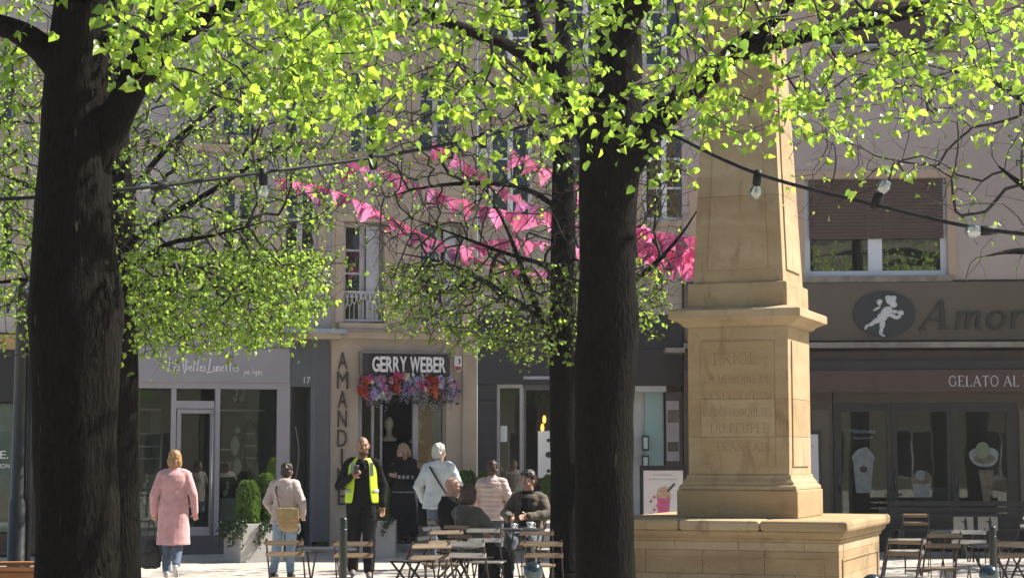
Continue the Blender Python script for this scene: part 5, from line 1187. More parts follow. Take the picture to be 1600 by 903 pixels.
# pink coat, walking away, bag in the left hand
d = 24.1
r, *_ = person('woman in a long pink coat and jeans walking away with a black handbag', ground(273, d), R(4), 1.66,
    pose(elL=(-.27, -.04, 1.15), wrL=(-.275, .03, .90), elR=(.27, -.06, 1.15), wrR=(.285, .04, .91), knL=(-.09, .09, .52), anL=(-.09, .06, .10), knR=(.07, .02, .49), anR=(.06, -.20, .20), toeR=(0, .55, -.8), curlL=1.3, curlR=.8),
    dict(skin='pale', top=cloth('pink_wool_coat', (0.62, 0.33, 0.34), (0.52, 0.265, 0.275), scale=14, sheen=.5), top_name='coat', hem=.48, hem_rx=.205, hem_ry=.17, thick=1.15, arm_w=1.16, collar=True, bottom=JEANS, leg_w=1.0, shoes=SH_W, hair=(H_BLOND, 'bob'), face=False, folds=.006, fold_f=6, seed=3))
# her bag
p = ground(273, d) + Vector((-.30, .05, 0)); bg_ = thing('handbag', p + Vector((0, 0, .13)), R(12), 'soft black handbag hanging from the pink-coated woman\'s left hand', 'bag')
BAGM = mat('black_leather', (0.014, 0.013, 0.014), .45, None, 10, .3, 60)
mb = MB(); mb.loft([(0, 0, 0, .06, .03), (0, 0, .03, .13, .055), (0, 0, .16, .135, .065), (0, 0, .30, .10, .045), (0, 0, .38, .05, .022)], 18); blob('pouch', mb, .012, BAGM, bg_, 2, .01, 9, 2)
for s in (-1, 1): MB().tube([(s * .05, .0 + s * .012, .34), (s * .045, s * .012, .50), (s * .02, s * .01, .625), (-s * .02 + .0, s * .01, .64)], .009, 6).build('strap', BAGM, bg_, True)

# beige jacket and shoulder bag
d = 24.3; loc = ground(446, d)
person('short-haired woman in a beige hooded jacket and light jeans seen from behind', loc, R(-12), 1.50,
    pose(elL=(-.29, -.02, 1.16), wrL=(-.22, .12, .99), elR=(.28, -.02, 1.14), wrR=(.24, .14, .96), knL=(-.13, .02, .5), anL=(-.16, -.04, .085), knR=(.09, .03, .5), anR=(.10, -.01, .085), head=(.02, .04, 1.63)),
    dict(skin='pale', top=cloth('beige_jacket_cloth', (0.50, 0.42, 0.40), (0.42, 0.35, 0.34), scale=7), hem=.12, hem_rx=.205, hem_ry=.16, thick=1.16, arm_w=1.25, hood=True, collar=True, bottom=JEANS_L, leg_w=1.08, shoes=SH_D, hair=(H_BROWN, 'short'), face=False, folds=.012, seed=7))
bg_ = thing('shoulder_bag', loc + Vector((.08, -.21, .62)), R(-6), 'tan cloth shoulder bag on the back of the beige-jacketed woman', 'bag'); TAN = cloth('tan_canvas', (0.44, 0.31, 0.14), (0.35, 0.24, 0.105), scale=8)
mb = MB(); mb.loft([(0, 0, 0, .11, .05), (0, 0, .05, .145, .065), (0, 0, .2, .14, .06), (0, 0, .29, .125, .035)], 20); blob('pouch', mb, .012, TAN, bg_, 2, .012, 12, 5)
mb = MB(); mb.box(-.15, .15, -.085, -.06, .14, .30); blob('flap', mb, .012, TAN, bg_, 2, .008, 12, 6)
MB().tube([(-.12, .0, .27), (-.155, .045, .42), (-.195, .06, .53), (-.19, .12, .60), (-.17, .2, .60)], .012, 6).build('strap', mat('brown_strap', (0.12, 0.08, 0.05), .6), bg_, True)
MB().tube([(.12, -.03, .02 + .03 * 0), (.14, -.05, -.03), (.165, -.05, .02), (.15, -.04, .1), (.12, -.03, .08)], .008, 6).build('strap_end', WHITE, bg_, True)

# man with the yellow vest
d = 24.4; loc = ground(566, d)
r, at, HM, J, _ = person('bearded man in a hi-vis yellow vest walking forward with a cup', loc, R(184), 1.84,
    pose(elR=(.29, .02, 1.14), wrR=(.13, .22, 1.27), hdR=(-.75, .35, .45), upR=(-.3, -.9, .1), curlR=1.2, elL=(-.27, -.05, 1.15), wrL=(-.26, .02, .9), knR=(.1, .03, .5), anR=(.11, -.12, .10), knL=(-.10, .10, .50), anL=(-.10, .12, .085), face=(R(6), R(-4), R(6)), head=(-.01, .03, 1.64)),
    dict(skin='tan', top=BLK, top_name='sweater', thick=1.04, arm_w=1.05, bottom=BLK, leg_w=1.2, shoes=SH_G, hair=(mat('black_stubble', (0.085, 0.048, 0.034), .8), 'none'), seed=11, folds=.012))
VEST = mat('hi_vis_yellow', (0.62, 0.90, 0.03), .55, (0.52, 0.80, 0.02), 8, .2, 100)
mb = MB(); mb.ell(at(0, .024, -.078), (.062, .069, .045), rot=HM); mb.ell(at(0, .056, -.095), (.034, .033, .028), rot=HM); blob('beard', mb, .008, MATS['black_stubble'], r, 2)
def open_shell(name, rings, a0, a1, m, parent, n=30, thick=.007, folds=.008, edge=None):
    v = []; f = []
    for j, (x, y, z, rx, ry) in enumerate(rings):
        e = edge[j] if edge else 0
        for i in range(n + 1):
            a = R(a0 + e + (a1 - a0 - 2 * e) * i / n); w = 1 + folds * 6 * noise.noise(Vector((i * .5, z * 7, 3)))
            v.append((x + rx * w * math.cos(a), y + ry * w * math.sin(a), z))
    for j in range(len(rings) - 1):
        for i in range(n): q = j * (n + 1) + i; f.append((q, q + 1, q + n + 2, q + n + 1))
    me = bpy.data.meshes.new(name); me.from_pydata(v, [], f); me.materials.append(m); me.polygons.foreach_set('use_smooth', [True] * len(f)); o = link(name, me, parent)
    sd = o.modifiers.new('solidify', 'SOLIDIFY'); sd.thickness = thick; ss = o.modifiers.new('subd', 'SUBSURF'); ss.levels = 1; ss.render_levels = 1
    return o
vr = [(0, .0, .93, .215, .17), (0, .0, 1.02, .212, .168), (0, .0, 1.12, .20, .158), (0, .0, 1.22, .194, .15), (0, 0, 1.32, .196, .148), (0, 0, 1.40, .192, .136), (0, -.005, 1.455, .165, .115), (0, -.01, 1.50, .105, .09)]
v = open_shell('vest', vr, 90 + 34, 450 - 34, VEST, r, edge=[0, -3, -5, -6, -6, -6, -8, -12])
RFL = mat('reflective_grey', (0.42, 0.44, 0.42), .35)
for g in (-1, 1):
    pts = [(g * .118, .158, 1.44), (g * .122, .163, 1.36), (g * .124, .165, 1.27)]
    mb = MB()
    for a_, b_ in zip(pts[:-1], pts[1:]): mb.bar(a_, b_, .045, .008, (0, 1, 0))
    mb.build('reflective_stripe', RFL, v)
open_shell('reflective_band', [(0, 0, 1.06, .219, .175), (0, 0, 1.11, .216, .172)], 90 + 40, 450 - 40, RFL, v, folds=.004)
# cup in his hand
wp = Vector((.07, .265, 1.30)); M = Matrix.Rotation(R(184), 3, 'Z'); cpos = loc + M @ (wp * (1.84 / 1.75))
cu = thing('paper_cup', cpos, 0, 'dark takeaway cup in the vest-wearing man\'s raised hand', 'cup'); MB().lathe([(.026, 0), (.036, .09), (.038, .092)], 14).build('cup_body', mat('dark_cup', (0.03, 0.03, 0.033), .4), cu, True); MB().lathe([(.038, .093), (.039, .105), (.03, .11)], 14).build('lid', mat('cup_lid', (0.1, 0.1, 0.1), .3), cu, True)

# woman in the boutique doorway
q = bb.uz(629, 700, .12); loc = bb.a + bb.t * q[0] + bb.n * (-.02) + Vector((0, 0, .142))
r, at, HM, J, tp = person('blonde woman in black with white-patterned sleeves standing in the boutique doorway', loc, R(172), 1.66,
    pose(elR=(.22, .10, 1.14), wrR=(.03, .21, 1.50), hdR=(-.1, -.15, 1), elL=(-.22, .13, 1.16), wrL=(.07, .22, 1.17), hdL=(1, .1, .3), curlR=.6, head=(.0, .05, 1.62), face=(R(15), R(-8), R(8))),
    dict(skin='pale', top=BLK, top_name='sweater', hem=.06, thick=1.08, arm_w=1.2, bottom=BLK, bottom_name='skirt', skirt=True, shoes=SH_D, hair=(H_PALE, 'wild'), face=True, seed=13))
sh_, e_, w_ = Vector((.165, 0, 1.415)), Vector(J['elR']), Vector(J['wrR']); WP = mat('white_knit', (0.6, 0.58, 0.56), .8)
for a, b, n in ((sh_, e_, 4), (Vector((-.22, .13, 1.16)), Vector((.07, .22, 1.17)), 4)):
    for i in range(n):
        t = (i + .5) / n; p = a.lerp(b, t) + Vector((.0, .062, .0)); ob = MB().bar(p + Vector((-.02, 0, -.025)), p + Vector((.02, 0, .025)), .02, .012, (0, 1, 0)); ob.bar(p + Vector((-.02, .001, .025)), p + Vector((.02, .001, -.025)), .02, .012, (0, 1, 0)); ob.build('knit_motif', WP, tp)
MB().tube([(.21 * math.cos(a), .155 * math.sin(a), .90) for a in [2 * math.pi * i / 24 for i in range(25)]], .009, 5, cap=False).build('hem_stripe', WP, tp)

# white-haired man
d = 26.2; loc = ground(686, d)
r, at, HM, J, tp = person('white-haired man in a pale blue hoodie with a dark strap across his back', loc, R(-14), 1.76,
    pose(elL=(-.30, -.02, 1.16), wrL=(-.27, .14, .95), elR=(.29, .02, 1.18), wrR=(.22, .22, 1.05), knL=(-.1, .05, .5), anL=(-.1, .05, .085), knR=(.1, .0, .5), anR=(.1, -.08, .09), face=(R(-18), 0, 0)),
    dict(skin='pale', top=cloth('pale_blue_fleece', (0.52, 0.57, 0.62), (0.44, 0.49, 0.54), scale=7), top_name='hoodie', hem=.10, hem_rx=.205, hem_ry=.16, thick=1.2, arm_w=1.25, hood=True, bottom=JEANS, shoes=SH_D, hair=(H_WHITE, 'short'), face=True, seed=17, folds=.016))
MB().tube([(-.10, -.14, 1.44), (-.02, -.178, 1.33), (.08, -.178, 1.18), (.18, -.14, 1.02), (.21, -.05, .93)], .014, 6).build('strap', BLK, tp, True)

# woman in quilted jacket
d = 25.0; loc = ground(769, d)
person('auburn-haired woman in a pale pink quilted jacket standing with her back turned', loc, R(-8), 1.52,
    pose(elL=(-.27, .0, 1.15), wrL=(-.2, .16, 1.0), elR=(.28, -.02, 1.15), wrR=(.25, .12, .93)),
    dict(skin='pale', top=cloth('pale_pink_nylon', (0.52, 0.40, 0.38), (0.46, 0.35, 0.33), rough=.45), hem=.10, hem_rx=.2, hem_ry=.16, thick=1.14, arm_w=1.2, collar=True, bottom=JEANS_D, shoes=SH_D, hair=(H_RED, 'short'), face=False, seed=19, folds=.008, quilt=True))

# ---- furniture
def make_chair():
    root = thing('folding_chair', (0, 0, 0)); hw = .165
    for s in (-1, 1):
        x = s * hw
        MB().bar((x, -.26, .84), (x, .24, 0), .012, .024).build('long_leg', IRON, root)       # back top down to the front foot
        MB().bar((x - s * .016, .18, .455), (x - s * .016, -.26, 0), .012, .022).build('short_leg', IRON, root)
    MB().tube([(-hw, .18, .1), (hw, .18, .1)], .007, 6).build('stretcher', IRON, root); MB().tube([(-hw, -.2, .06), (hw, -.2, .06)], .007, 6).build('stretcher', IRON, root)
    for s in (-1, 1): B('seat_rail', IRON, root, s * (hw - .03) - .006, s * (hw - .03) + .006, -.17, .19, .43, .45)
    me = MB().box(-.178, .178, 0, .04, .452, .468).mesh('seat_slat', WOOD)
    for i in range(7): o = link('seat_slat', me, root); o.location = (0, -.16 + i * .05, 0)
    me = MB().box(-.178, .178, -.008, .008, -.021, .021).mesh('back_slat', WOOD)
    for z, y in ((.805, -.25), (.70, -.188)): o = link('back_slat', me, root); o.location = (0, y - .012, z); o.rotation_euler = (R(-30), 0, 0)
    return root
def make_table(w=.58):
    root = thing('folding_table', (0, 0, 0)); MB().lathe([(w / 2 - .01, .70), (w / 2, .705), (w / 2, .718), (w / 2 - .01, .722)], 32).build('table_top', TABLE, root, bevel=.002)
    for s in (-1, 1):
        MB().bar((s * .16, -.22, .698), (s * .16, .22, 0), .012, .022).build('leg', IRON, root); MB().bar((s * .145, .22, .698), (s * .145, -.22, 0), .012, .022).build('leg', IRON, root)
    for y in (-.18, .18): MB().tube([(-.16, y, .09), (.16, y, .09)], .007, 6).build('stretcher', IRON, root)
    return root
ch0 = make_chair(); tb0 = make_table(); used = [False, False]
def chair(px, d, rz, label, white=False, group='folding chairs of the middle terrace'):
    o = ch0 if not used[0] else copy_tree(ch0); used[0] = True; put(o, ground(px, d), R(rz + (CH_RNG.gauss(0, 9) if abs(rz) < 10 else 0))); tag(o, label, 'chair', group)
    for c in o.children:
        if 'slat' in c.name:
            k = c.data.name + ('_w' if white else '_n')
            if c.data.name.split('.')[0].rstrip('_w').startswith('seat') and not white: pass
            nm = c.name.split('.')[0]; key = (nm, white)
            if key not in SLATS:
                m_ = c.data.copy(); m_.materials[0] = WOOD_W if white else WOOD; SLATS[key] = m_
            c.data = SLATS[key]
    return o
SLATS = {}; CH_RNG = random.Random(41)
def table(px, d, label, rz=0, group='folding tables'):
    o = tb0 if not used[1] else copy_tree(tb0); used[1] = True; put(o, ground(px, d), R(rz)); return tag(o, label, 'table', group)
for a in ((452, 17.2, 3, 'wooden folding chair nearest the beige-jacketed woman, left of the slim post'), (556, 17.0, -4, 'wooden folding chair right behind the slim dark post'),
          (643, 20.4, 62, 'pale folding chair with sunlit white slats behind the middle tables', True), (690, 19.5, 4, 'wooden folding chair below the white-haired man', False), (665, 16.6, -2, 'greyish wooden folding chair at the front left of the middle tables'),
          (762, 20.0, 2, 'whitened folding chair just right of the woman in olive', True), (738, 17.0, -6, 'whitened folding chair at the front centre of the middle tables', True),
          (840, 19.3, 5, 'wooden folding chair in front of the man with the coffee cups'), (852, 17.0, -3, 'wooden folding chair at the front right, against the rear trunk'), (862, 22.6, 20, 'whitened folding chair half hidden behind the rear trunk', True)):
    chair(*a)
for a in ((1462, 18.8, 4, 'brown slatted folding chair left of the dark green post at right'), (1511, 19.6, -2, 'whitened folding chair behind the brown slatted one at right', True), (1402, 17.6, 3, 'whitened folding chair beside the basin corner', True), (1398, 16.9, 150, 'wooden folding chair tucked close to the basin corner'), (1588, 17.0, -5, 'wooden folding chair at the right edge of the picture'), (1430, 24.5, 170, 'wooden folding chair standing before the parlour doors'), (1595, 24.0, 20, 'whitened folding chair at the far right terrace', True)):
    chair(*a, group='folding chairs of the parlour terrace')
table(512, 17.7, 'small round folding table between the two left chairs', 20); table(706, 18.2, 'round folding table among the front middle chairs', -10); t_c = table(815, 22.4, 'round folding table with two coffee cups on it', 15); table(1490, 21.6, 'round folding table among the parlour chairs', 0); table(1555, 18.4, 'round folding table near the dark green post at right', 30)
for i, (dx, dy, s) in enumerate(((-.10, -.12, .9), (.10, -.10, 1.15))):
    c = thing('coffee_cup', ground(815, 22.4) + Vector((dx, dy, .724)), 0, 'white coffee cup on the round table, ' + ('left one' if i == 0 else 'right one'), 'cup', 'coffee cups on the table', s)
    CER = mat('white_porcelain', (0.72, 0.74, 0.76), .2); MB().lathe([(.022, .012), (.035, .04), (.04, .07), (.037, .07), (.03, .03)], 16).build('cup_body', CER, c, True); MB().lathe([(.03, 0), (.065, .008), (.068, .012), (.02, .008)], 18).build('saucer', CER, c, True); MB().tube([(.038, 0, .06), (.058, 0, .055), (.056, 0, .03), (.034, 0, .025)], .005, 6).build('handle', CER, c, True)

# seated people
SIT = dict(pel=(0, -.02, .56), neck=(0, -.08, 1.10), head=(0, -.05, 1.245), elL=(-.24, .08, .82), elR=(.24, .08, .82), wrL=(-.12, .27, .76), wrR=(.12, .27, .76), knL=(-.12, .42, .54), knR=(.12, .42, .54), anL=(-.12, .40, .085), anR=(.12, .40, .085))
def sit(**k): d = dict(SIT); d.update(k); return d
def chair_for(px, d, rz, label, white=False): return chair(px, d, rz, label, white)
d = 22.2; loc = ground(710, d)
r, at, HM, J, _ = person('bald man with sunglasses in dark clothes seated facing right', loc, R(-72), 1.72, sit(face=(R(0), R(-4), 0), head=(0, -.02, 1.245)),
    dict(skin='pale', top=BLK, thick=1.1, arm_w=1.15, collar=True, bottom=CHARC, seated=True, shoes=SH_D, hair=(H_WHITE, 'none'), seed=23))
LENS = mat('sunglass_lens', (0.01, 0.01, 0.012), .1)
g_ = MB(); 
for s in (-1, 1): g_.ell(at(s * .034, .094, .008), (.027, .010, .020), 10, 6, HM); g_.bar(at(s * .062, .088, .014), at(s * .082, -.01, .012), .006, .006)
g_.bar(at(-.01, .1, .014), at(.01, .1, .014), .006, .006); g_.build('sunglasses', LENS, r, True)
chair_for(708, 22.25, -72, 'wooden folding chair under the bald man')
d = 20.9; loc = ground(738, d)
person('dark-haired woman in an olive jacket seated with her back to the viewer', loc, R(-42), 1.62, sit(elR=(.27, .06, .84), wrR=(.15, .3, .78), anL=(-.05, .52, .1), anR=(.16, .55, .085), knL=(-.08, .44, .6), face=(R(-18), R(-5), 0)),
    dict(skin='pale', top=cloth('olive_jacket_cloth', (0.060, 0.062, 0.048), (0.044, 0.046, 0.036)), hem=.06, thick=1.16, arm_w=1.2, hood=True, bottom=CHARC, seated=True, shoes=SH_D, hair=(H_RED, 'bob'), face=False, seed=29, folds=.012))
chair_for(737, 20.85, -42, 'wooden folding chair under the woman in olive')
d = 23.3; loc = ground(824, d)
r, at, HM, J, _ = person('dark-haired man in a brown jacket seated at the coffee table looking down', loc, R(168), 1.80, sit(face=(R(-22), R(-14), 0), wrL=(-.06, .30, .82), wrR=(.14, .30, .80), elL=(-.27, .05, .84), elR=(.27, .05, .84), anL=(-.16, .5, .085), anR=(.15, .46, .085), head=(0, -.03, 1.25)),
    dict(skin='pale', top=cloth('brown_jacket_cloth', (0.085, 0.062, 0.038), (0.062, 0.045, 0.028)), thick=1.14, arm_w=1.22, bottom=JEANS_D, leg_w=1.05, seated=True, shoes=SH_D, hair=(H_BROWN, 'short'), seed=31, folds=.014))
mb = MB(); mb.loft([(0, .055, .70, .085, .07), (0, .03, .9, .09, .075), (0, .0, 1.05, .075, .07)], 14); mb.loft([(0, -.06, 1.05, .075, .075), (0, -.055, 1.14, .068, .07)], 14); blob('roll_neck', mb, .011, BLK, r, 2)
g_ = MB()
for s in (-1, 1): g_.ell(at(s * .036, .06, .105), (.028, .014, .016), 10, 6, HM)
g_.build('sunglasses', LENS, r, True)
chair_for(825, 23.35, 168, 'wooden folding chair under the man at the coffee table')

# mannequins
def mannequin(px, py_top, v, label, dress):
    q = bb.uz(px, py_top, v); base = bb.a + bb.t * q[0] + bb.n * v + Vector((0, 0, .14)); H = q[1] - .14
    root = thing('mannequin', base, bb.rz + R(160), label, 'mannequin', 'boutique mannequins', H / 1.75); mb = MB()
    mb.ell((0, .02, 1.65), (.07, .088, .105)).ell((0, .045, 1.585), (.05, .055, .06)).cap((0, 0, 1.46), (0, .01, 1.58), .048, .045).cap((0, .095, 1.64), (0, .108, 1.61), .01, .012, 8)
    mb.loft([(0, 0, .9, .15, .1), (0, 0, 1.1, .12, .09), (0, 0, 1.3, .15, .1), (0, 0, 1.43, .13, .075), (0, 0, 1.47, .07, .06)], 16)
    for s in (-1, 1):
        mb.cap((s * .15, 0, 1.4), (s * .21, -.02, 1.14), .042, .035).cap((s * .21, -.02, 1.14), (s * .16, .1, .92), .034, .024).cap((s * .08, 0, .9), (s * .09, 0, .5), .07, .05).cap((s * .09, 0, .5), (s * .09, -.02, .08), .046, .03).cap((s * .09, -.02, .05), (s * .09, .13, .03), .032, .028)
        hand(mb, (s * .16, .1, .92), (-s * .1, .3, -.6), -s, .3)
    blob('body', mb, .012, MANNEQUIN, root, 2)
    mb = MB(); mb.loft([(0, 0, .35, .22, .17), (0, 0, .7, .19, .14), (0, 0, .95, .17, .12), (0, 0, 1.12, .14, .105), (0, 0, 1.3, .165, .118), (0, 0, 1.41, .15, .09)], 18)
    for s in (-1, 1): mb.cap((s * .14, 0, 1.39), (s * .19, -.01, 1.2), .06, .055)
    blob('dress', mb, .013, dress, root, 2, .012, 8, 3)
    MB().lathe([(.2, 0), (.2, .015), (.02, .02)], 20).build('stand', CHROME, root)
mannequin(608, 651, .75, 'mannequin in a black dress left of the doorway woman', BLK); mannequin(652, 655, .85, 'mannequin in a dark dress behind the pale door mullion', cloth('plum_black_cloth', (0.03, 0.02, 0.024)))

# ---- flower garland under the boutique sign
gr = bb.rect(560, 585, 716, 622, -.25); uc = (gr[0] + gr[1]) / 2
fg = thing('flower_garland', bb.a + bb.t * uc + Vector((0, 0, bb.z(640, 590, -.2))), bb.rz, 'garland of red, pink, white and lilac silk flowers under the boutique sign', 'garland')
rng = random.Random(5); fk = bb.u(641, 600) - bb.u(640, 600); hw = (gr[1] - gr[0]) / 2
def peony(m, r):
    mb = MB()
    for ring, (n, tilt, rr) in enumerate(((5, 1.25, 1.0), (5, .8, .8), (4, .35, .55))):
        for i in range(n):
            a = 2 * math.pi * (i + ring * .5) / n; out = Vector((math.cos(a), math.sin(a), 0)); up = Vector((0, 0, 1)); d_ = (out * math.sin(tilt) + up * math.cos(tilt)); sd = Vector((-math.sin(a), math.cos(a), 0)); b = len(mb.v); L = r * rr
            for p in (Vector((0, 0, 0)), d_ * L * .55 + sd * L * .42, d_ * L + sd * L * .2 + up * L * .1, d_ * L - sd * L * .2 + up * L * .1, d_ * L * .55 - sd * L * .42): mb.v.append(tuple(p))
            mb.f.append((b, b + 1, b + 2, b + 3, b + 4))
    return mb.mesh('flower', m)
def wisteria(m, L):
    mb = MB(); rr = random.Random(3)
    for i in range(42):
        t = i / 42; z = -t * L; a = i * 2.4; rad = .06 * (1 - t) ** .6 + .006; c = Vector((math.cos(a) * rad, math.sin(a) * rad, z)); s = .028 * (1 - .5 * t)
        b = len(mb.v)
        for k in range(4): q = 2 * math.pi * k / 4 + rr.random(); mb.v.append(tuple(c + Vector((math.cos(q), math.sin(q) * .8, math.sin(q * 1.7) * .7)) * s))
        mb.f.append((b, b + 1, b + 2, b + 3))
    return mb.mesh('flower_spray', m)
FC = {n: leaf_mat('petal_' + n, c, c, .25, .7) for n, c in dict(red=(.85, .10, .035), coral=(.88, .20, .07), magenta=(.80, .10, .34), pink=(.85, .38, .52), white=(.88, .85, .74), lilac=(.66, .52, .78), violet=(.46, .28, .56)).items()}
PM = {n: [peony(m, .085), peony(m, .062)] for n, m in FC.items()}; WM = {n: [wisteria(FC[n], .42), wisteria(FC[n], .28)] for n in ('lilac', 'white', 'pink')}
names = ['red', 'coral', 'magenta', 'pink', 'white', 'lilac', 'white', 'pink', 'magenta']
for i in range(120):
    x = rng.uniform(-hw, hw); band = rng.random(); z = -.02 - .30 * band ** 1.2 + (.06 if abs(x) < .3 else 0); n = names[(int((x + hw) * 5.1) * 3 + rng.randrange(3)) % 9]
    o = link('flower', rng.choice(PM[n]), fg); o.location = (x, -.24 - rng.random() * .14, z); o.rotation_euler = (R(90) + rng.gauss(0, .4), rng.gauss(0, .4), rng.random() * 6); o.scale = (rng.uniform(.8, 1.15),) * 3
for i in range(26):
    x = rng.uniform(-hw, hw); n = rng.choice(list(WM)); o = link('flower_spray', rng.choice(WM[n]), fg); o.location = (x, -.26 - rng.random() * .1, -.12 - rng.random() * .14); o.rotation_euler = (rng.gauss(0, .12), rng.gauss(0, .12), rng.random() * 6); o.scale = (rng.uniform(.8, 1.25),) * 3
lv = []
for i in range(260): lv.append((Vector((rng.uniform(-hw, hw), -.2 - rng.random() * .1, -.02 - .42 * rng.random())), leaf_frame(rng, rng.uniform(-.2, .9)), rng.uniform(.04, .075), rng.randrange(4)))
tag(mass('foliage', lv, IVY, fg), kind='stuff')

# ---- planters with clipped thuja
def thuja(parent, x, y, z0, h, r, seed):
    rng = random.Random(seed); mb = MB(); mb.tube([(x, y, z0 - .08), (x, y, z0 + h * .5)], .02, 6); mb.build('stem', BARK, parent); mb = MB()
    prof = lambda t: r * (min(1, (t / .12) ** .6 + .35) if t < .12 else 1) * (1 if t < .6 else math.sqrt(max(.02, 1 - ((t - .6) / .42) ** 2)))
    core = MB(); core.loft([(x, y, z0 + h * t, prof(t) * .8, prof(t) * .8) for t in (0, .1, .3, .5, .7, .85, .95)], 12); core.build('core', THUJA, parent, True)
    for i in range(4200):
        t = rng.random() ** .9; a = rng.random() * 2 * math.pi; rr = prof(t) * rng.uniform(.78, 1.02) * (1 + .07 * math.sin(a * 3 + t * 9 + seed))
        c = Vector((x + math.cos(a) * rr, y + math.sin(a) * rr, z0 + t * h)); d_ = Vector((math.cos(a) * .5, math.sin(a) * .5, 1 + rng.random())).normalized(); s = rng.uniform(.025, .055); sd = d_.cross(Vector((rng.gauss(0, 1), rng.gauss(0, 1), rng.gauss(0, 1)))).normalized()
        b = len(mb.v); mb.v += [tuple(c - sd * s * .22), tuple(c + d_ * s * .55 - sd * s * .34), tuple(c + d_ * s * 1.25), tuple(c + d_ * s * .55 + sd * s * .34), tuple(c + sd * s * .22)]; mb.f.append((b, b + 1, b + 2, b + 3, b + 4))
    me = bpy.data.meshes.new('foliage'); me.from_pydata(mb.v, [], mb.f); me.materials.append(THUJA); o = link('foliage', me, parent); tag(o, kind='stuff')
def planter(px, d, rz, w, h, label, trees, ivy=0, seed=1):
    root = thing('planter', ground(px, d), R(rz), label, 'planter', 'concrete planters along the shops'); t = .04; mb = MB()
    mb.box(-w / 2, w / 2, -w / 2, -w / 2 + t, 0.0, h).box(-w / 2, w / 2, w / 2 - t, w / 2, 0, h).box(-w / 2, -w / 2 + t, -w / 2 + t, w / 2 - t, 0, h).box(w / 2 - t, w / 2, -w / 2 + t, w / 2 - t, 0, h); mb.build('box', CONCRETE, root, bevel=.006)
    B('soil', SOIL, root, -w / 2 + t, w / 2 - t, -w / 2 + t, w / 2 - t, .05, h - .05)
    for i, (x, y, hh, rr) in enumerate(trees): thuja(root, x, y, h - .05, hh, rr, seed * 10 + i)
    if ivy:
        rng = random.Random(seed); lv = []; mb = MB()
        for k in range(ivy):
            a = rng.uniform(-w / 2, w / 2); side = rng.random() < .55; L = rng.uniform(.1, .5); pts = []
            for s in range(8):
                u = s / 7; zz = h + .05 * math.sin(u * 3) - max(0, u - .2) * L; o = .03 + .1 * u * rng.uniform(.6, 1.2)
                p = Vector((-w / 2 - o + .08 * (1 - u), a + .05 * math.sin(u * 5), zz)) if side else Vector((a - .1 * u, -w / 2 - o * .6 + .06 * (1 - u), zz)); pts.append(p)
                for q in range(3): lv.append((p + Vector((rng.gauss(0, .02), rng.gauss(0, .02), rng.gauss(0, .02))), leaf_frame(rng, rng.uniform(0, .9)), rng.uniform(.03, .055), rng.randrange(4)))
            mb.tube(pts, .003, 4)
        mb.build('ivy_stems', TWIG, root); tag(mass('ivy', lv, IVY, root), kind='stuff')
    return root
planter(398, 28.2, 30, .70, .58, 'pale concrete planter with two clipped thujas and trailing ivy by the optician', [(-.13, -.08, .66, .17), (.21, .02, .76, .15)], 26, 1)
planter(592, 29.4, 0, .55, .58, 'pale concrete planter behind the man in the yellow vest', [(.02, .0, .68, .14)], 5, 2)
planter(741, 29.6, 5, .62, .58, 'pale concrete planter hidden behind the quilted jacket', [(-.12, .0, .80, .18), (.18, .02, .78, .16)], 3, 3)
planter(880, 28.8, 0, .62, .58, 'pale concrete planter hidden behind the two right trunks', [(-.2, .0, .74, .15), (.16, .02, .72, .15)], 3, 4)

# ---- posts, lamp post, bollards
def lathe_thing(name, loc, prof, m, label, cat, group=None, n=20):
    o = MB().lathe(prof, n).build(name, m, None, True); o.location = loc; return tag(o, label, cat, group)
def post(px, d, h, r, label):
    t = thing('street_post', ground(px, d), 0, label, 'post', 'slim dark posts'); MB().lathe([(r, 0), (r, h - .03), (r * .9, h - .008), (r * .4, h)], 20).build('shaft', GREEN_POST, t, True); MB().lathe([(r * 1.5, 0), (r * 1.5, .05), (r * 1.1, .07)], 20).build('base_collar', GREEN_POST, t, True); MB().lathe([(r * 1.04, h - .12), (r * 1.04, h - .1)], 20).build('ring', GREEN_POST, t, True)
post(537.5, 16, 1.07, .034, 'slim dark green post standing in front of the left chairs'); post(1548, 18, .92, .036, 'slim dark green post among the parlour chairs at right')
def ball(px, d, py, label):
    h = P(px, py, d).z; t = thing('bollard', ground(px, d), 0, label, 'bollard', 'ball-headed bollards'); r = .065
    MB().lathe([(.055, 0), (.055, .04), (.04, .07), (.036, h - .15), (.045, h - .13)], 20).build('shaft', GREEN_POST, t, True); MB().ell((0, 0, h - r), (r, r, r), 24, 16).build('ball', CHROME, t, True)
ball(833, 12.2, 877, 'ball-headed steel bollard in front of the seated group'); ball(1359, 11.6, 896, 'ball-headed steel bollard before the basin corner'); ball(1541, 12.2, 882, 'ball-headed steel bollard at lower right before the parlour terrace')
lp = thing('lamp_post', ground(30, 20), 0, 'dark lamp post standing left of the thick trunk', 'lamp post')
MB().lathe([(.14, 0), (.14, .3), (.105, .34), (.1, 1.1), (.08, 1.14), (.07, 3.3), (.09, 3.34), (.09, 3.4), (.02, 3.5)], 20).build('shaft', CHAR, lp, True); MB().tube([(.12, 0, 0), (.11, 0, 3.3)], .028, 8).build('conduit', CHAR, lp, True)
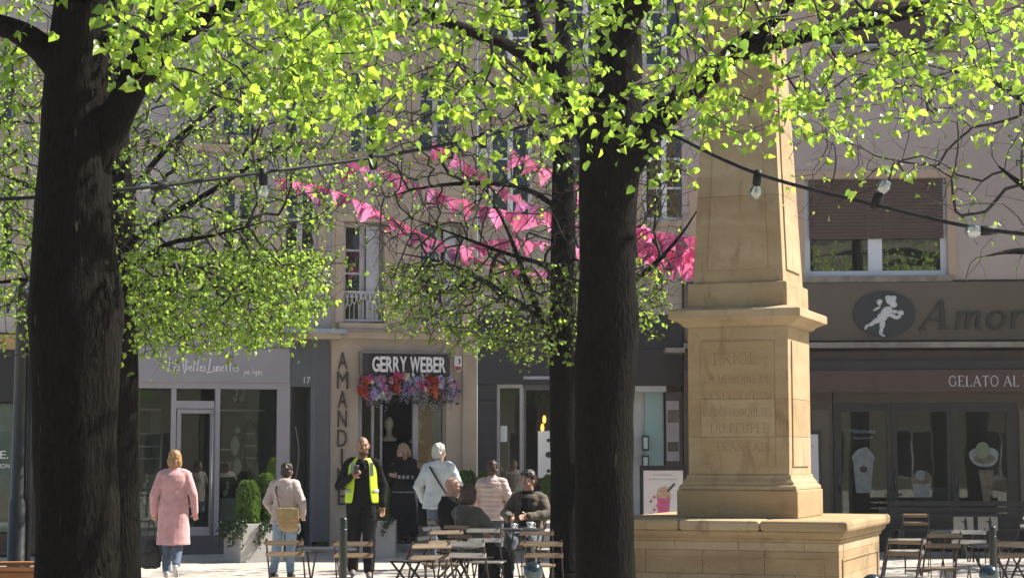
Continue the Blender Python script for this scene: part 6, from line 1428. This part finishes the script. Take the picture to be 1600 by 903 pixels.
# wooden planter box, bottom left
wb = thing('wooden_planter', ground(-40, 14), R(3), 'orange wooden plank planter at the bottom left corner', 'planter')
for s in (-1, 1):
    for i in range(5): MB().box(-.62, .62, s * .35 - .015, s * .35 + .015, .02 + i * .146, .16 + i * .146).build('plank', WOOD_O, wb, bevel=.004)
    for i in range(5): MB().box(s * .605 - .015, s * .605 + .015, -.333, .333, .02 + i * .146, .16 + i * .146).build('plank', WOOD_O, wb, bevel=.004)
MB().box(-.66, .66, -.40, -.30, .752, .782).build('cap_plank', WOOD_O, wb, bevel=.004); MB().box(-.66, .66, .30, .40, .752, .782).build('cap_plank', WOOD_O, wb, bevel=.004); B('soil', SOIL, wb, -.58, .58, -.33, .33, .1, .68)

# ---- easel-back poster boards
def aboard(px, d, w, h, lean, rz, label):
    t = thing('poster_board', ground(px, d), R(rz), label, 'poster board', 'milkshake poster boards'); a = bpy.data.objects.new('tilt', None)
    bpy.data.objects.remove(a); M = Matrix.Rotation(-lean, 4, 'X')
    def p(name, m, dims, par=None):
        mb = MB().box(*dims); o = mb.build(name, m, par or t); o.data.transform(M); return o
    f = p('frame', CHAR, (-w / 2, w / 2, -.02, .02, .02, h)); PAP = mat('poster_paper', (0.62, 0.60, 0.63), .5, (0.58, .56, .59), 3)
    ps = p('poster', PAP, (-w / 2 + .055, w / 2 - .055, -.026, -.0205, .07, h - .07))
    SHK = mat('pink_shake_print', (0.52, 0.12, 0.26), .5, (0.42, .07, .18), 14); k = w / .62
    def pr(name, pts, m, y): mb = MB().prism([(x * k, z * h) for x, z in pts], y, y + .003); o = mb.build(name, m, ps); o.data.transform(M)
    pr('printed_glass', [(-.07, .44), (.06, .44), (.09, .70), (-.08, .70)], SHK, -.0305); pr('printed_cream', [(-.09, .69), (.10, .69), (.08, .77), (.03, .80), (-.04, .79), (-.08, .76)], mat('printed_cream_tan', (0.48, .36, .26), .6, (.35, .22, .15), 20), -.032); pr('printed_wafer', [(.04, .76), (.06, .745), (.16, .82), (.14, .835)], BROWN_D, -.0335)
    for i in range(7): pr('printed_berry', ARC(-.12 + .05 * math.sin(i * 2.1), .46 + .04 * i, .018, .014, 0, 330, 9), SHK, -.0345 - i * .0003)
    for z, ww, hh, s_ in ((.905, .26, .016, 'DI MAESTRA'), (.865, .38, .010, 'BERRY MILK SHAKE')):
        me, _ = text_mesh(s_, hh * h, .001, mat('poster_ink', (0.2, .17, .18), .6), ww * k); o = link('lettering', me, ps); o.location = (0, -.0275, z * h); o.data.transform(Matrix.Translation((0, -.0275, z * h))); o.location = (0, 0, 0); o.data.transform(M)
    for s in (-1, 1): MB().bar((s * w * .4, .02 + h * .9 * math.sin(lean), h * .9), (s * w * .4, .38, 0), .03, .02).build('rear_leg', CHAR, t)
aboard(1036, 25.6, .66, 1.47, R(5), -5, 'black-framed milkshake poster board between forked trunk and pedestal'); aboard(1249, 29.9, .74, 2.02, R(2), 0, 'black-framed milkshake poster board peeking out right of the pedestal')
# menu boards with waiter silhouettes
for i, px in enumerate((1503, 1541)):
    t = thing('waiter_board', ground(px, 27.5), R(-3), ['left', 'right'][i] + ' pale board with a dark waiter silhouette before the parlour doors', 'sign', 'waiter silhouette boards'); zb, zt_ = P(px, 829, 27.5).z, P(px, 807, 27.5).z
    B('panel', mat('cream_board', (0.40, .36, .32), .7), t, -.145, .145, -.01, .01, zb, zt_)
    for s in (-1, 1): B('leg', CHAR, t, s * .14 - .012, s * .14 + .012, .012, .036, 0, zt_ - .02)
    mb = MB(); E2 = lambda x, z, rx, rz_: mb.ell((x, -.013, zb + z), (rx, .006, rz_)); E2(.03, .185, .016, .018); E2(.03, .12, .025, .05); E2(.025, .05, .012, .06); E2(.042, .05, .012, .06); E2(-.0, .14, .035, .008); mb.build('waiter_silhouette', BLACK, t, True)
# dark terrace counter below the glass
tc_ = thing('terrace_bench', ground(1500, 29.3), R(-4), 'dark slatted terrace bench below the parlour glass', 'bench')
for i in range(5): B('slat', CHAR, tc_, -1.1, 1.1, -.2 + i * .09, -.125 + i * .09, .43, .455)
for i in range(4): B('back_slat', CHAR, tc_, -1.1, 1.1, .27, .295, .5 + i * .1, .58 + i * .1)
for x in (-1, 0, 1): B('leg', CHAR, tc_, x - .03, x + .03, -.18, .24, 0, .428)

# ---- string of festoon bulbs
CABLE = mat('black_cable', (0.012, 0.012, 0.013), .6, spec=.25)
def festoon(pts, bulbs, label, sag=.0):
    c = chaikin([P(x, y, d_) for x, y, d_ in pts], 3); t = thing('festoon_lights', c[0], 0, label, 'string lights', 'festoon lights'); b0 = c[0]
    MB().tube([p - b0 for p in c], .0135, 8).build('cable', CABLE, t, True)
    for (x, y, d_, tilt) in bulbs:
        p = min(c, key=lambda q: (Vector(project(q)[:2]) - Vector((x, y))).length) - b0
        dirv = Vector((math.sin(tilt), -.25 * abs(math.sin(tilt)), -math.cos(tilt))).normalized(); M = dirv.to_track_quat('-Z', 'Y').to_matrix().to_4x4(); k = 1.4
        so = MB().lathe([(.016 * k, -.062 * k), (.022 * k, -.058 * k), (.024 * k, -.02 * k), (.018 * k, .018 * k), (.01, .022 * k)], 14).build('socket', CABLE, t, True); so.matrix_basis = Matrix.Translation(p) @ M
        bl = MB().lathe([(.004, -.135 * k), (.018 * k, -.131 * k), (.029 * k, -.115 * k), (.032 * k, -.098 * k), (.026 * k, -.078 * k), (.016 * k, -.060 * k)], 16).build('bulb', GLASS_B, so, True)
        MB().tube([(.008, 0, -.06 * k), (.01, 0, -.1 * k), (0, 0, -.115 * k), (-.01, 0, -.1 * k), (-.008, 0, -.06 * k)], .0025, 5).build('filament', mat('filament_wire', (0.45, .36, .2), .3, metal=.8), so)
festoon([(-60, 312, 11.8), (0, 312, 11.8), (100, 305, 11.9), (200, 296, 12), (300, 285, 12.3), (405, 270, 12.6), (500, 258, 13), (586, 246, 13.3), (680, 230, 13.7), (757, 213, 14), (850, 190, 14.4), (930, 178, 14.75)], [(256, 290, 12, -1.4), (405, 270, 12.6, 0.05), (586, 246, 13.3, .1), (757, 213, 14, .05)], 'black festoon cable with clear bulbs running from the left edge to the fork')
festoon([(1010, 190, 14.75), (1060, 215, 14.3), (1120, 246, 13.8), (1187, 274, 13.2), (1280, 300, 12.7), (1373, 322, 12.2), (1470, 346, 11.8), (1548, 360, 11.5), (1620, 368, 11.2), (1760, 378, 10.8)], [(1187, 274, 13.2, -.15), (1369, 321, 12.2, 2.7), (1556, 361, 11.5, -1.5)], 'black festoon cable with clear bulbs running right across the pink wall')

# ---- pink bunting
def pennant(seed, r):
    rng = random.Random(seed); n = 4; v = []; f = []
    for j in range(n + 1):
        t = j / n; w = (1 - t) * .5 + .02
        for i in range(4): u = i / 3 - .5; v.append((u * 2 * w, .14 * math.sin(u * 4 + t * 3 + seed) * (t + .15) + rng.gauss(0, .02), -t * 1.15 + .06 * math.sin(u * 6 + seed)))
    for j in range(n):
        for i in range(3): a = j * 4 + i; f.append((a, a + 1, a + 5, a + 4))
    me = bpy.data.meshes.new('flag'); me.from_pydata([(x * r, y * r, z * r) for x, y, z in v], [], f); me.materials.append(PINK); me.polygons.foreach_set('use_smooth', [True] * len(f)); return me
PEN = [pennant(i, .26) for i in range(5)]
def bunting(pts, d0, d1, n, label, size=1.0, seed=1):
    rng = random.Random(seed); m = len(pts); c = chaikin([P(x, y, d0 + (d1 - d0) * i / (m - 1)) for i, (x, y) in enumerate(pts)], 2); t = thing('bunting', c[0], 0, label, 'bunting', 'pink bunting strings'); b0 = c[0]
    MB().tube([p - b0 for p in c], .006, 5).build('cord', PINK, t); L = [0]
    for a, b in zip(c[:-1], c[1:]): L.append(L[-1] + (b - a).length)
    for i in range(n):
        s = (i + .5) / n * L[-1]; k = max(j for j in range(len(L)) if L[j] <= s); k = min(k, len(c) - 2); u = (s - L[k]) / max(L[k + 1] - L[k], 1e-6); p = c[k].lerp(c[k + 1], u) - b0; dv = c[k + 1] - c[k]
        o = link('flag', PEN[rng.randrange(5)], t); o.location = p; sl = math.atan2(dv.z, math.hypot(dv.x, dv.y)); o.rotation_euler = (rng.gauss(.15, .35), -sl + rng.gauss(0, .35), math.atan2(dv.y, dv.x) + rng.gauss(0, .4)); o.scale = (size * rng.uniform(.75, 1.2),) * 3
bunting([(430, 280), (520, 295), (590, 330), (650, 362), (700, 385), (770, 415), (860, 425)], 26.5, 27.5, 22, 'pink bunting string running down past the balconied window', .85, 1)
bunting([(545, 250), (600, 268), (660, 292), (740, 322), (870, 345)], 25.8, 27, 16, 'pink bunting string starting with big flags beside the second bulb', 1.0, 2)
bunting([(675, 222), (740, 262), (800, 305), (860, 335), (940, 365), (1010, 395)], 26, 27, 19, 'pink bunting string dropping steeply through the twiggy crown', .85, 3)
bunting([(700, 395), (770, 372), (860, 378), (960, 400)], 27, 27.2, 13, 'pink bunting string low among the dark twigs', .85, 4)
bunting([(800, 238), (850, 262), (920, 300), (985, 345), (1050, 385), (1100, 430)], 26, 26.6, 15, 'pink bunting string passing behind both right trunks', .95, 5)
for i, (a, b) in enumerate((((985, 352), (1100, 372)), ((985, 372), (1100, 392)), ((985, 388), (1100, 408)), ((985, 352), (1100, 410)))):
    bunting([a, ((a[0] + b[0]) / 2, (a[1] + b[1]) / 2 + 7), b], 26.2 + i * .2, 26.4 + i * .2, 9, ['topmost', 'second', 'third', 'slanting'][i] + ' string of the thick pink bunting bunch left of the obelisk', 1.2, 10 + i)

# ---------------------------------------------------------------- thin air volume added to imitate lens veil
hz = MB().box(-70, 70, -60, 75, -1.0, 16.0).build('haze', None, None); tag(hz, 'thin bright haze in the backlit air of the square', kind='stuff')
hm_ = bpy.data.materials.new('haze_air'); nt, N, L = nodes_of(hm_); out = N.new('ShaderNodeOutputMaterial'); pv = N.new('ShaderNodeVolumePrincipled')
pv.inputs['Color'].default_value = (0.95, 0.96, 1.0, 1); pv.inputs['Density'].default_value = 0.0006; pv.inputs['Anisotropy'].default_value = 0.3
L.new(pv.outputs[0], out.inputs['Volume']); hz.data.materials.append(hm_); MATS['haze_air'] = hm_
